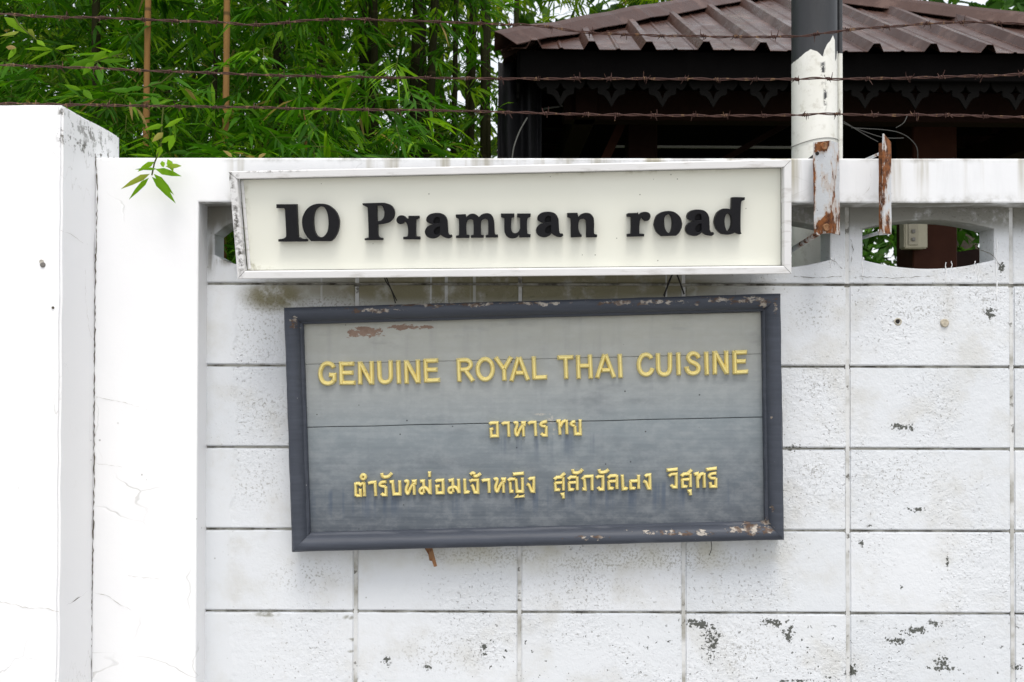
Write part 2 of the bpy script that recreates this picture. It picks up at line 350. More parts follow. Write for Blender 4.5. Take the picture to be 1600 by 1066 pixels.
# vent course
def vent_mesh(xa, xb, hl, hr, zb, zt, clip=0):
    hole = [(hl+(hr-hl)*i/14, -.060+.022*(2*i/14-1)**2) for i in range(15)]+[(hr-(hr-hl)*i/14, .060-.022*(2*i/14-1)**2) for i in range(15)]
    if clip: hole = [(hl, -.028), (hl+clip, -.044)]+[q for q in hole if q[0] > hl+clip+.01]+[(hl+clip, .044), (hl, .022)]
    me = filled('vent_block', [[(xa, zb), (xb, zb), (xb, zt), (xa, zt)], hole], .04, .0035)
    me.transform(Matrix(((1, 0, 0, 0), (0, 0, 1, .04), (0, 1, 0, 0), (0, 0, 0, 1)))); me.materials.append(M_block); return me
zt = min(.097, ZB-(ZJ+.1)+.03)
vb = vent_mesh(-bw/2, bw/2, -.162, .158, -.0965, zt); vb0 = vent_mesh(-first/2, first/2, -first/2+.028, .13, -.0965, zt, .028)
inst('vent_block', vb0, wall, (X0-.0042-first/2, YW, ZJ+.1))
for k in range(5): inst('vent_block', vb, wall, (X0+.4*k+.2, YW+random.uniform(-.0005, .001), ZJ+.1))
for k in range(0, 5): obj('mortar_joint', box_bm(X0+.4*k-.0046, X0+.4*k+.0046, YW+.0026, YW+.075, ZJ+.0035, ZJ+.1+zt-.001), M_jl, wall)
obj('bed_joint', box_bm(XI-.01, XE, YW+.0085, YW+.07, ZJ-.0025, ZJ+.0033), M_jd, wall)
# bolt head and empty anchor hole
def disc(c, r, h, n=14, dome=.3):
    v = []; f = []
    for rr, yy in ((r, 0), (r, -h*.6), (r*.8, -h), (r*.35, -h*(1-dome))):
        for k in range(n): a = 2*math.pi*k/n; v.append((c.x+rr*math.cos(a)*(1+.04*math.sin(3*a)), c.y+yy, c.z+rr*math.sin(a)))
    for j in range(3):
        for k in range(n): f.append((j*n+k, (j+1)*n+k, (j+1)*n+(k+1) % n, j*n+(k+1) % n)[::-1])
    f.append(tuple(3*n+k for k in range(n))); return v, f
M_bolt = simple('weathered_bolt', (.42, .38, .30), .6, var=.5, scale=160)
c = at_y(1475.5, 505, YW); v, f = disc(c+Vector((0, .001, 0)), .0105, .006, dome=.1); obj('bolt', mesh('bolt', v, f), M_bolt, wall)
c = at_y(1403, 503, YW); v, f = disc(c+Vector((0, .001, 0)), .0095, .0028, dome=1.2); obj('anchor_ring', mesh('anchor_ring', v, f), simple('grout_ring', (.40, .37, .30), .9, var=.3, scale=200), wall)
v, f = disc(c+Vector((-.0008, .0008, .001)), .0052, .0036, dome=0); obj('anchor_hole', mesh('anchor_hole', v, f), M_hole, wall)
# cracks: dark ragged ribbons lying in the corner and across the plaster
def crack(parent, pxs, Yd, wd, seed, side=None, m=None):
    rs = random.Random(seed); P = []
    for (a, b) in zip(pxs[:-1], pxs[1:]):
        n = max(2, int(math.hypot(b[0]-a[0], b[1]-a[1])/5))
        for i in range(n): P.append((a[0]+(b[0]-a[0])*i/n+rs.uniform(-.9, .9), a[1]+(b[1]-a[1])*i/n+rs.uniform(-.9, .9)))
    P.append(pxs[-1]); v = []; f = []
    for i, p in enumerate(P):
        if side is None: q = at_y(p[0], p[1], Yd-.0012)
        else: d = ray(*p); q = CAM+d*((side+.0012)/d.x)
        a = P[max(i-1, 0)]; b = P[min(i+1, len(P)-1)]; t = Vector((b[0]-a[0], 0, -(b[1]-a[1]))).normalized(); nrm = Vector((t.z, 0, -t.x))
        if side is not None: nrm = Vector((0, nrm.x, nrm.z))
        ww = wd*rs.uniform(.1, 1.0)*(1 if rs.random() > .15 else .1)
        v += [q-nrm*ww, q+nrm*ww]
    for i in range(len(P)-1): f.append((2*i, 2*i+1, 2*i+3, 2*i+2))
    return obj('crack', mesh('crack', v, f), m or M_crack, parent)
M_crack = simple('crack_grime', (.09, .08, .06), .9, var=.5, scale=60)
M_hair = simple('hairline_grime', (.42, .40, .36), .9, var=.3, scale=60)
for pts, wd in (([(149, 240), (152, 300), (149, 420), (148, 530), (147, 640), (147, 760), (144, 915), (141, 1060)], .0017),):
    crack(wall, pts, YP, wd, 3)
crack(wall, [(144, 925), (165, 930), (185, 943), (205, 954)], YP, .0007, 5, m=M_hair); crack(wall, [(150, 620), (190, 628), (230, 640)], YP, .0005, 6, m=M_hair)
crack(wall, [(150, 724), (190, 730)], YP, .0005, 9, m=M_hair); crack(wall, [(200, 900), (250, 905)], YP, .0004, 10, m=M_hair)
crack(wall, [(1360, 262), (1362, 280), (1358, 296), (1348, 306)], YP, .0005, 12, m=M_hair)
for pts, sd_ in (([(1330, 374), (1333, 390), (1330, 410)], 21), ([(1525, 388), (1545, 396), (1556, 404), (1564, 420)], 22), ([(1290, 402), (1306, 410), (1316, 420)], 23), ([(1240, 431), (1275, 434), (1315, 432)], 24), ([(1340, 432), (1400, 435), (1460, 431)], 25)):
    crack(wall, pts, YW-.001, .0008, sd_)

# ------------------------------------------------------------------ gate pillar
pil = thing('gate_pillar', (XPL-.4, YF+.15, 0), 'smooth white plastered pillar taller than the wall, beside a dark corner crack', 'pillar')
rough_box('shaft', XPL-.9, XPL, YF, YP+.145, 0, ZPT, .06, .0022, 5.3, M_plaster, pil)
crack(pil, [(0, 941), (20, 944), (45, 951), (70, 950), (92, 956)], YF-.001, .0006, 31, m=M_hair); crack(pil, [(106, 945), (122, 935), (138, 923)], None, .0011, 32, side=XPL)
crack(pil, [(133, 420), (134, 470), (139, 510), (144, 530)], None, .0006, 33, side=XPL, m=M_hair); crack(pil, [(95, 360), (110, 366), (130, 380)], None, .0005, 34, side=XPL, m=M_hair)
c = at_y(67, 414, YF); v, f = disc(c+Vector((0, .001, 0)), .006, .0034, dome=.0); obj('dent', mesh('dent', v, f), simple('dent_grey', (.16, .15, .14), .9, var=.4, scale=250), pil)
c = at_y(65, 409, YF); v, f = disc(c+Vector((0, .001, 0)), .005, .003, dome=.3); obj('chip', mesh('chip', v, f), M_hair, pil)
c = at_y(83, 481, YF); v, f = disc(c+Vector((0, .001, 0)), .003, .0032, dome=.3); obj('chip', mesh('chip', v, f), M_crack, pil)

# ------------------------------------------------------------------ sign planes
def sign_frame(cx, cy, Y, lean, yaw, roll):
    """plane whose top leans out; U right, V up, N towards the street"""
    O = at_y(cx, cy, Y); N = Vector((math.sin(yaw), -math.cos(yaw)*math.cos(lean), -math.sin(lean)))
    N.normalize(); U = Vector((0, 0, 1)).cross(-N)*-1; U = Vector((-N.y, N.x, 0)).normalized(); V = N.cross(U)
    U2 = U*math.cos(roll)+V*math.sin(roll); return O, U2, N.cross(U2), N
def rails(parent, names, outer, width, prof, O, U, V, N, m, div=1, amp=0, gap=0.0, lab=None):
    """four mitred rails; outer = TL,TR,BR,BL in (u,v); prof = (t across, height)"""
    cen = sum((Vector(p) for p in outer), Vector((0, 0)))/4; inn = []
    n = 4
    for i in range(4):
        p = Vector(outer[i]); a = (Vector(outer[i-1])-p).normalized(); b = (Vector(outer[(i+1) % 4])-p).normalized()
        s_ = (a.x*b.y-a.y*b.x); inn.append(p+(a+b)*(width/abs(s_)))
    res_ = []
    for i in range(4):
        o0, o1, i0, i1 = Vector(outer[i]), Vector(outer[(i+1) % 4]), inn[i], inn[(i+1) % 4]
        d = (o1-o0).normalized(); v = []; f = []; k = len(prof)
        for j in range(div+1):
            t = j/div
            for q, h in prof:
                a = o0.lerp(i0, q)+d*gap; b = o1.lerp(i1, q)-d*gap; p = a.lerp(b, t)
                w_ = O+U*p.x+V*p.y+N*h
                if amp and h > 0:
                    w_ += N*vnoise(p.x*3, p.y*3, h*40, 7)*amp+(V if abs(d.x) > .5 else U)*vnoise(p.x*3+9, p.y*3, q*3, 6)*amp
                v.append(w_)
        for j in range(div):
            for q in range(k-1): f.append((j*k+q, j*k+q+1, (j+1)*k+q+1, (j+1)*k+q))
        f.append(tuple(range(k))); f.append(tuple(div*k+q for q in range(k))[::-1])
        me = mesh(names[i], v, f); b_ = bmesh.new(); b_.from_mesh(me); bmesh.ops.recalc_face_normals(b_, faces=b_.faces[:]); b_.to_mesh(me); b_.free()
        smooth(me, 38); res_.append(obj(names[i], me, m, parent))
    return inn, res_
def to_uv(px, py, O, U, V, N, off=0): p = at_plane(px, py, O+N*off, N)-O; return Vector((p.dot(U), p.dot(V)))

# ------------------------------------------------------------------ white address sign
def mat_sign_frame():
    s = NT('sign_frame_white'); col = s.mix(s.noise(12, 4), (.66, .66, .66), (.76, .76, .76))
    st = s.m2('MULTIPLY', s.rng(s.noise(1, 5, .6, s.map((16, 1, 90))), .52, .70), .5)
    col = s.mix(st, col, (.42, .40, .37))
    e = s.ells(PE([(362, 272, 30, 14), (364, 300, 10, 60), (371, 350, 8, 70), (376, 400, 8, 50), (420, 268, 90, 8)], 2.27), .1)
    col = s.mix(s.m2('MULTIPLY', e, s.rng(s.noise(90, 5, .65), .42, .60)), col, (.06, .055, .045))
    return s.out(col, .45, s.bump(s.noise(60, 4), .2, .001), spec=.4)
def mat_sign_panel():
    s = NT('cream_panel'); col = s.mix(s.noise(5, 4), (.73, .735, .645), (.80, .805, .725))
    sp = s.m2('MULTIPLY', s.rng(s.voro(26), .05, .03), .7); col = s.mix(sp, col, (.12, .11, .07))
    e = s.ells(PE([(384, 340, 14, 110), (800, 268, 430, 12), (395, 418, 40, 14)], 2.30), .1)  # frame's shadow painted olive along the top, plus marks at the left
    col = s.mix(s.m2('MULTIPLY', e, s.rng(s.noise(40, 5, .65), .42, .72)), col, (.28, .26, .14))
    return s.out(col, .32, s.bump(s.noise(3, 2), .06, .01), spec=.45)
M_sf = mat_sign_frame(); M_sp = mat_sign_panel()
sg = thing('address_sign', at_y(800, 440, 2.30), 'long white framed sign box with raised black letters reading 10 Pramuan road', 'sign')
O, U, V, N = sign_frame(800, 345, 2.285, math.radians(8.5), math.radians(.3), 0)
FH = .024
outer = [to_uv(*p, O, U, V, N, FH) for p in ((357, 268), (1237, 249), (1237, 428), (371, 436))]
inn, _ = rails(sg, ['top_rail', 'right_rail', 'bottom_rail', 'left_rail'], outer, .0175, [(0, -.055), (0, FH-.002), (.10, FH), (.90, FH), (1, FH-.002), (1, .002)], O, U, V, N, M_sf, gap=.0007)
cs = [c*1.0 for c in inn]; pv = [O+U*c.x+V*c.y+N*h for h in (0, -.010) for c in [Vector((q.x-math.copysign(.0012, q.x), q.y-math.copysign(.0009, q.y))) for q in inn]]
obj('panel', mesh('panel', pv, [(3, 2, 1, 0), (4, 5, 6, 7)]+[(i, (i+1) % 4, 4+(i+1) % 4, 4+i) for i in range(4)]), M_sp, sg)
bq = [O+U*c.x*1.005+V*c.y*1.02+N*h for h in (-.012, -.056) for c in inn]
obj('backing', mesh('backing', bq, [(3, 2, 1, 0), (4, 5, 6, 7)]+[(i, (i+1) % 4, 4+(i+1) % 4, 4+i) for i in range(4)]), M_hole, sg)
obj('bead', tube_mesh('bead', [O+U*(inn[0].x+.006)+V*(inn[0].y-.004)+N*.002, O+U*(inn[3].x+.006)+V*(inn[3].y+.004)+N*.002], .0035, 6), M_sf, sg)
a_sh = [(150, 375), (175, 310), (240, 260), (340, 238), (450, 245), (530, 285), (580, 360), (595, 440), (603, 640, 1), (630, 690), (675, 690, 1), (692, 728, 1), (640, 765), (570, 760), (510, 735), (445, 690, 1),
        (400, 735), (330, 766), (250, 765), (170, 730), (125, 650), (135, 580), (190, 510), (285, 472, 1), (210, 450), (165, 420)]
a_h = [[(436, 516, 1), (370, 540), (320, 590), (312, 650), (345, 690), (395, 690), (436, 655, 1)], [(312, 372), (350, 335), (390, 322), (432, 340, 1), (436, 448, 1), (380, 452), (330, 460), (300, 440)]]
S = 13.3333
LET = [
 (425, 305, [(108, 190, 1), (525, 188, 1), (552, 820), (585, 880), (640, 908), (735, 920, 1), (740, 965, 1), (150, 968, 1), (148, 918, 1), (240, 905), (295, 875), (310, 800), (285, 290, 1), (262, 270, 1), (108, 272, 1)], []),
 (425, 305, [(1010, 178), (1180, 210), (1330, 330), (1400, 480), (1410, 600), (1380, 760), (1310, 890), (1240, 958, 1), (830, 958, 1), (740, 860), (665, 720), (640, 560), (660, 430), (740, 290), (860, 205)],
  [[(1035, 237), (1110, 265), (1165, 370), (1188, 520), (1188, 640), (1165, 760), (1100, 850), (1020, 878), (945, 840), (895, 740), (875, 600), (875, 460), (905, 330), (965, 258)]]),
 (560, 305, [(92, 170, 1), (480, 160), (570, 168), (680, 210), (745, 290), (762, 380), (740, 470), (670, 550), (570, 592), (412, 612, 1), (415, 800), (425, 850), (455, 882), (518, 895, 1), (515, 935, 1), (140, 938, 1), (140, 900, 1), (200, 888), (222, 850), (205, 320), (185, 250), (100, 208, 1)],
  [[(392, 222, 1), (495, 225), (538, 300), (550, 380), (535, 465), (480, 525), (398, 545, 1)]]),
 (560, 305, [(1050, 432, 1), (1270, 430, 1), (1275, 485, 1), (1220, 505), (1205, 540), (1205, 820), (1225, 858), (1290, 862, 1), (1292, 922, 1), (940, 920, 1), (940, 870, 1), (1005, 862), (1036, 835), (1040, 700), (1020, 600), (972, 538, 1), (950, 580), (890, 605), (825, 580), (800, 515), (830, 450), (890, 420), (960, 436), (1020, 488, 1), (1048, 490, 1)], []),
 ('a', 655, 315, 0, 0, 1.0),
 (655, 315, [(765, 270, 1), (968, 262, 1), (985, 325, 1), (1040, 272), (1110, 252), (1180, 270), (1245, 325, 1), (1310, 265), (1400, 242), (1480, 260), (1540, 330), (1565, 450), (1575, 640), (1590, 685), (1640, 690, 1), (1642, 748, 1), (1390, 750, 1), (1387, 702, 1), (1440, 690, 1), (1438, 420), (1410, 375), (1360, 365), (1305, 395), (1285, 480), (1290, 690, 1), (1345, 702, 1), (1345, 753, 1), (1080, 755, 1), (1080, 704, 1), (1135, 690, 1), (1132, 420), (1110, 380), (1060, 370), (1005, 400), (980, 500), (985, 690, 1), (1045, 702, 1), (1045, 758, 1), (770, 760, 1), (770, 710, 1), (815, 705), (832, 660), (832, 400), (815, 355), (770, 338, 1)], []),
 (765, 315, [(235, 250, 1), (515, 248, 1), (515, 325, 1), (455, 345, 1), (450, 560), (480, 640), (540, 660), (600, 630), (635, 560, 1), (632, 342, 1), (570, 325, 1), (575, 250, 1), (855, 248, 1), (850, 320, 1), (795, 345, 1), (780, 420), (785, 640), (808, 674), (855, 682, 1), (850, 745, 1), (620, 748, 1), (615, 692, 1), (560, 750), (470, 768), (380, 742), (320, 660), (305, 560), (305, 347, 1), (240, 327, 1)], []),
 ('a', 765, 315, 842, -25, 1.0),
 (860, 315, [(350, 238, 1), (560, 235, 1), (580, 325, 1), (640, 265), (740, 235), (830, 255), (890, 330), (905, 430), (905, 640), (920, 675), (970, 688, 1), (965, 742, 1), (745, 748, 1), (740, 430), (705, 368), (640, 365), (590, 410), (580, 560), (620, 670), (650, 690, 1), (645, 738, 1), (425, 748, 1), (420, 400), (405, 350), (350, 325, 1)], []),
 (970, 305, [(120, 398, 1), (160, 375, 1), (355, 368, 1), (360, 415, 1), (420, 365), (510, 348), (585, 375), (610, 440), (585, 510), (515, 543), (458, 505), (440, 460, 1), (395, 520), (380, 640), (378, 800, 1), (480, 808, 1), (475, 860, 1), (125, 866, 1), (125, 812, 1), (205, 800, 1), (208, 500), (190, 455), (125, 450, 1)], []),
 (970, 305, [(1000, 330), (1120, 360), (1220, 450), (1265, 570), (1255, 680), (1205, 780), (1140, 845, 1), (830, 855, 1), (740, 770), (690, 650), (690, 560), (740, 430), (850, 355)],
  [[(980, 400), (1030, 430), (1060, 520), (1062, 640), (1040, 740), (1000, 793), (950, 760), (908, 680), (895, 560), (908, 450)]]),
 ('a', 1060, 300, 20, 130, 1.035),
 (1060, 300, [(1100, 118, 1), (1150, 107, 1), (1370, 112, 1), (1365, 168, 1), (1300, 190, 1), (1284, 320), (1280, 780), (1300, 872, 1), (1250, 884, 1), (1165, 845, 1), (1100, 872), (1000, 890), (880, 870), (790, 780), (745, 660), (745, 560), (800, 430), (900, 360), (1000, 345), (1092, 372, 1)],
  [[(1010, 445), (1070, 480), (1093, 580), (1088, 700), (1050, 795), (1010, 818), (970, 760), (948, 640), (958, 520)]]),
]
LD = .0085
for it in LET:
    if it[0] == 'a':
        _, ox, oy, dx, dy, k = it; tr = lambda P, k=k, dx=dx, dy=dy: [((p[0]-125)*k+125+dx, (p[1]-238)*k+238+dy)+tuple(p[2:]) for p in P]
        loops = [tr(a_sh)]+[tr(h) for h in a_h]
    else: ox, oy = it[0], it[1]; loops = [it[2]]+it[3]
    L2 = []
    for lp in loops:
        P = [tuple(to_uv(ox+p[0]/S, oy+p[1]/S, O, U, V, N, LD))+tuple(p[2:]) for p in lp]
        L2.append([tuple(q) for q in crom(P, 5, True)])
    me = filled('letter', L2, LD, .0007)
    if it[0] == 'a':
        b_ = bmesh.new(); b_.from_mesh(me); m2 = filled('back', L2[:1], LD*.5, 0); m2.transform(Matrix.Translation((0, 0, -LD*.5+.0001))); b_.from_mesh(m2); b_.to_mesh(me); b_.free()
    me.transform(frame_matrix(O+N*(LD+.0004), U, V, N)); obj('letter', me, M_black_letter, sg)

# ------------------------------------------------------------------ grey carved board
def mat_board(frame):
    s = NT('board_frame_paint' if frame else 'board_plank_paint'); X, Y, Z = s.sep(s.P)
    gr = s.map((2.2, 20, 70), rot=(0, math.radians(1.5), 0)); grain = s.noise(1.6, 6, .65, gr)
    if frame:
        col = s.mix(grain, (.030, .035, .047), (.072, .082, .104))
        e = s.ells(PE([(560, 484, 110, 8), (690, 476, 150, 8), (840, 474, 120, 7), (1000, 472, 160, 9), (1150, 468, 110, 10), (1200, 470, 30, 18), (455, 505, 12, 26),
                       (1060, 838, 150, 9), (1180, 832, 60, 16), (920, 846, 60, 7), (1210, 830, 24, 26), (1216, 800, 7, 9), (1213, 655, 4, 5), (1216, 480, 8, 30)], 2.32), .1)
        ch = s.rng(s.m2('ADD', s.m2('MULTIPLY', e, .225), s.m2('MULTIPLY', s.noise(44, 6, .72, s.map((1, 1, 2.2))), 1.0)), .68, .70)
        ch = s.m2('MULTIPLY', ch, s.rng(e, .0, .2))
        col = s.mix(ch, col, s.mix(s.rng(s.noise(50, 4), .42, .6), (.085, .055, .04), (.36, .33, .29)))
        nick = s.m2('MULTIPLY', s.rng(s.voro(45), .07, .03), s.rng(s.noise(8, 2), .55, .62)); col = s.mix(s.m2('MULTIPLY', nick, .7), col, (.4, .4, .39))
        h = s.m2('SUBTRACT', s.m2('MULTIPLY', grain, .5), s.m2('MULTIPLY', ch, .8)); return s.out(col, .5, s.bump(h, .6, .0018), spec=.25)
    # paint: palest along the top plank, darkest along the bottom
    v = s.m2('ADD', Z, s.m2('MULTIPLY', X, -.027)); z1 = at_y(800, 495, 2.36).z; z0 = at_y(800, 845, 2.36).z
    t = s.rng(s.m2('ADD', v, s.m2('MULTIPLY', s.noise(5, 5, .6, s.map((.5, 1, 1))), .10)), z0+.03, z1+.06, sm=False)
    col = s.ramp(t, [(0, (.062, .071, .086)), (.22, (.105, .124, .145)), (.5, (.20, .232, .250)), (.72, (.30, .318, .315)), (1, (.39, .39, .34))])
    col = s.mix(s.rng(grain, .3, .7, 0, .24), col, s.mix(.5, col, (.42, .45, .47)))
    blot = s.rng(s.noise(9, 5, .65, s.map((.5, 1, 1.6))), .52, .74); col = s.mix(s.m2('MULTIPLY', blot, .35), col, (.10, .112, .128))
    fb = s.rng(s.noise(38, 6, .7, s.map((.6, 1, 1))), .40, .68); col = s.mix(s.m2('MULTIPLY', fb, .30), col, s.mix(.5, col, (.50, .52, .52)))
    vd = s.rng(s.noise(1, 4, .6, s.map((30, 1, 2.5), (5, 0, 2))), .50, .72); col = s.mix(s.m2('MULTIPLY', vd, .14), col, (.12, .135, .16))
    # washed streaks below the lettering
    zl = at_y(800, 770, 2.36).z; zl2 = at_y(800, 685, 2.36).z
    stk = s.rng(s.noise(1, 3, .5, s.map((46, 1, 1.4))), .5, .68)
    band = s.m2('MAXIMUM', s.m2('MULTIPLY', s.rng(v, zl-.075, zl-.02), s.rng(v, zl+.02, zl)), s.m2('MULTIPLY', s.m2('MULTIPLY', s.rng(v, zl2-.07, zl2-.01), s.rng(v, zl2+.01, zl2)), s.rng(s.m2('ABSOLUTE', s.m2('SUBTRACT', X, .06)), .16, .10)))
    col = s.mix(s.m2('MULTIPLY', s.m2('MULTIPLY', stk, band), .55), col, (.06, .085, .13))
    pe = s.ells(PE([(570, 518, 45, 13), (625, 511, 40, 7), (660, 511, 30, 5), (550, 522, 20, 9)], 2.36), .0)
    pm = s.m2('MULTIPLY', s.rng(s.m2('ADD', s.m2('MULTIPLY', pe, .28), s.m2('MULTIPLY', s.noise(52, 6, .74, s.map((1, 1, 1.8))), 1.0)), .62, .635), s.rng(pe, .02, .15))
    col = s.mix(pm, col, s.mix(s.noise(60, 4), (.16, .10, .075), (.30, .22, .17)))
    pl = s.ells(PE([(862, 655, 9, 12), (845, 649, 14, 3), (866, 676, 5, 8), (1004, 745, 12, 4)], 2.36), .1)
    pl = s.m2('MULTIPLY', pl, s.rng(s.noise(80, 5, .65), .5, .58)); col = s.mix(s.m2('MULTIPLY', pl, .85), col, (.42, .40, .36))
    nick = s.m2('MULTIPLY', s.rng(s.voro(20), .05, .03), .8); col = s.mix(nick, col, (.03, .03, .035))
    h = s.m2('SUBTRACT', s.m2('MULTIPLY', grain, .5), s.m2('MULTIPLY', pm, .6)); return s.out(col, .48, s.bump(h, .4, .0014), spec=.2)
M_bf = mat_board(True); M_bp = mat_board(False)
def mat_gold():
    s = NT('gold_paint'); col = s.mix(s.noise(30, 4), (.68, .55, .18), (.84, .73, .32))
    d = s.m2('MULTIPLY', s.rng(s.noise(70, 5, .7), .60, .72), .6); col = s.mix(d, col, (.30, .19, .05))
    return s.out(col, .42, s.bump(s.noise(150, 4), .3, .001), metal=.2, spec=.5)
M_gold = mat_gold()
bd = thing('carved_board', at_y(840, 862, 2.39), 'weathered grey wooden sign board with gold English and Thai lettering in a moulded frame', 'sign')
O, U, V, N = sign_frame(838, 662, 2.396, math.radians(2.6), math.radians(.0), math.radians(1.45))
outer = [to_uv(*p, O, U, V, N, .030) for p in ((443, 481), (1220, 459), (1226, 844), (456, 863))]
inn, _ = rails(bd, ['top_rail', 'right_rail', 'bottom_rail', 'left_rail'], outer, .041,
               [(0, -.03), (0, .026), (.05, .032), (.14, .036), (.34, .0385), (.55, .0365), (.74, .030), (.82, .023), (.85, .0175), (.94, .0165), (1, .013), (1, -.002)], O, U, V, N, M_bf, div=60, amp=.0013, gap=.0003)
ul = inn[0].x-.006; ur = inn[1].x+.008; seam = [inn[0].y+.004, to_uv(840, 561, O, U, V, N).y, to_uv(840, 660, O, U, V, N).y, inn[2].y-.004]
for i in range(3):
    b_ = bmesh.new(); gp = (0, .0002, .0008)[i]
    nseg = 40; prev = None
    va = seam[i]-(gp if i else 0); vb_ = seam[i+1]+((.0001, .0008, 0)[i])
    vv = []; ff = []
    for j in range(nseg+1):
        u = ul+(ur-ul)*j/nseg; wa = vnoise(u, i, 0, 9)*.0009 if i else 0; wb = vnoise(u, i+1, 0, 9)*.0009 if i < 2 else 0
        for (q, h) in ((va+wa, -.015), (va+wa, -.0012), (va+wa-.001, 0), (vb_+wb+.001, 0), (vb_+wb, -.0012), (vb_+wb, -.015)): vv.append(O+U*u+V*q+N*(h-i*.0004))
    for j in range(nseg):
        for k in range(6): ff.append((j*6+k, (j+1)*6+k, (j+1)*6+(k+1) % 6, j*6+(k+1) % 6))
    me = mesh('plank', vv, ff); b_.from_mesh(me); bmesh.ops.recalc_face_normals(b_, faces=b_.faces[:]); b_.to_mesh(me); b_.free(); smooth(me, 40); obj('plank', me, M_bp, bd)
bv = [O+U*u+V*q+N*h for h in (-.016, -.028) for (u, q) in ((ul, seam[0]), (ur, seam[0]), (ur, seam[3]), (ul, seam[3]))]
obj('backing', mesh('backing', bv, [(3, 2, 1, 0), (4, 5, 6, 7)]+[(i, (i+1) % 4, 4+(i+1) % 4, 4+i) for i in range(4)]), M_hole, bd)
def stroke(pts, hw, h, closed=False):
    """one raised stroke with sloped flanks; pts in board (u,v)"""
    P = [Vector(p) for p in pts]; n = len(P); v = []; f = []
    prof = [(-1, -.0006), (-1, .34*h), (-.80, .62*h), (-.30, h), (.30, h), (.80, .62*h), (1, .34*h), (1, -.0006)]; k = len(prof)
    for i in range(n):
        a = P[i]-P[i-1] if (i or closed) else P[1]-P[0]; b = P[(i+1) % n]-P[i] if (i < n-1 or closed) else P[-1]-P[-2]
        a = a.normalized(); b = b.normalized(); t = a+b
        if t.length < .2: t = a
        t.normalize(); nn = Vector((-t.y, t.x)); c_ = max(.62, nn.dot(Vector((-a.y, a.x)))); nn = nn/c_
        end = 0 if closed else (1 if i == 0 else (-1 if i == n-1 else 0))
        for q, z in prof:
            p = P[i]+nn*(q*hw)
            if end and z > .5*h: p = p+(b if end == 1 else -a)*(hw*(.35 if z < .9*h else .7))
            v.append((p.x, p.y, z))
    for i in range(n if closed else n-1):
        j = (i+1) % n
        for q in range(k-1): f.append((i*k+q, i*k+q+1, j*k+q+1, j*k+q)[::-1])
    if not closed: f.append(tuple(range(k))); f.append(tuple((n-1)*k+q for q in range(k))[::-1])
    return v, f
def sm(*p): return ('s', p)
def ln(*p): return ('l', p)
def ring(cx, cy, rx, ry, n=24): return ('c', [(cx+rx*math.cos(2*math.pi*i/n), cy+ry*math.sin(2*math.pi*i/n)) for i in range(n)])
def ha(dx=0, dy=0):
    q = lambda *p: [(a+dx, b+dy) for a, b in p]
    return [sm(*q((845, 228), (868, 214), (893, 222), (888, 270), (868, 335), (876, 392), (903, 400), (930, 330), (985, 245))), ln(*q((950, 220), (1006, 216), (1004, 248), (958, 250))), ln(*q((984, 250), (992, 428)))]
def sao(dx, dy, tick=True, low=True, top=True):
    q = lambda *p: [(a+dx, b+dy) for a, b in p]
    r = [ln(*q((243, 195), (246, 410))), ln(*q((108, 290), (240, 284))), ln(*q((122, 286), (127, 398), (176, 396), (184, 372)))]
    if top: r.append(ln(*q((104, 242), (148, 207), (243, 203))))
    if tick: r.append(ln(*q((205, 200), (268, 142))))
    if low: r.append(ln(*q((202, 472), (243, 460), (247, 532))))
    return r
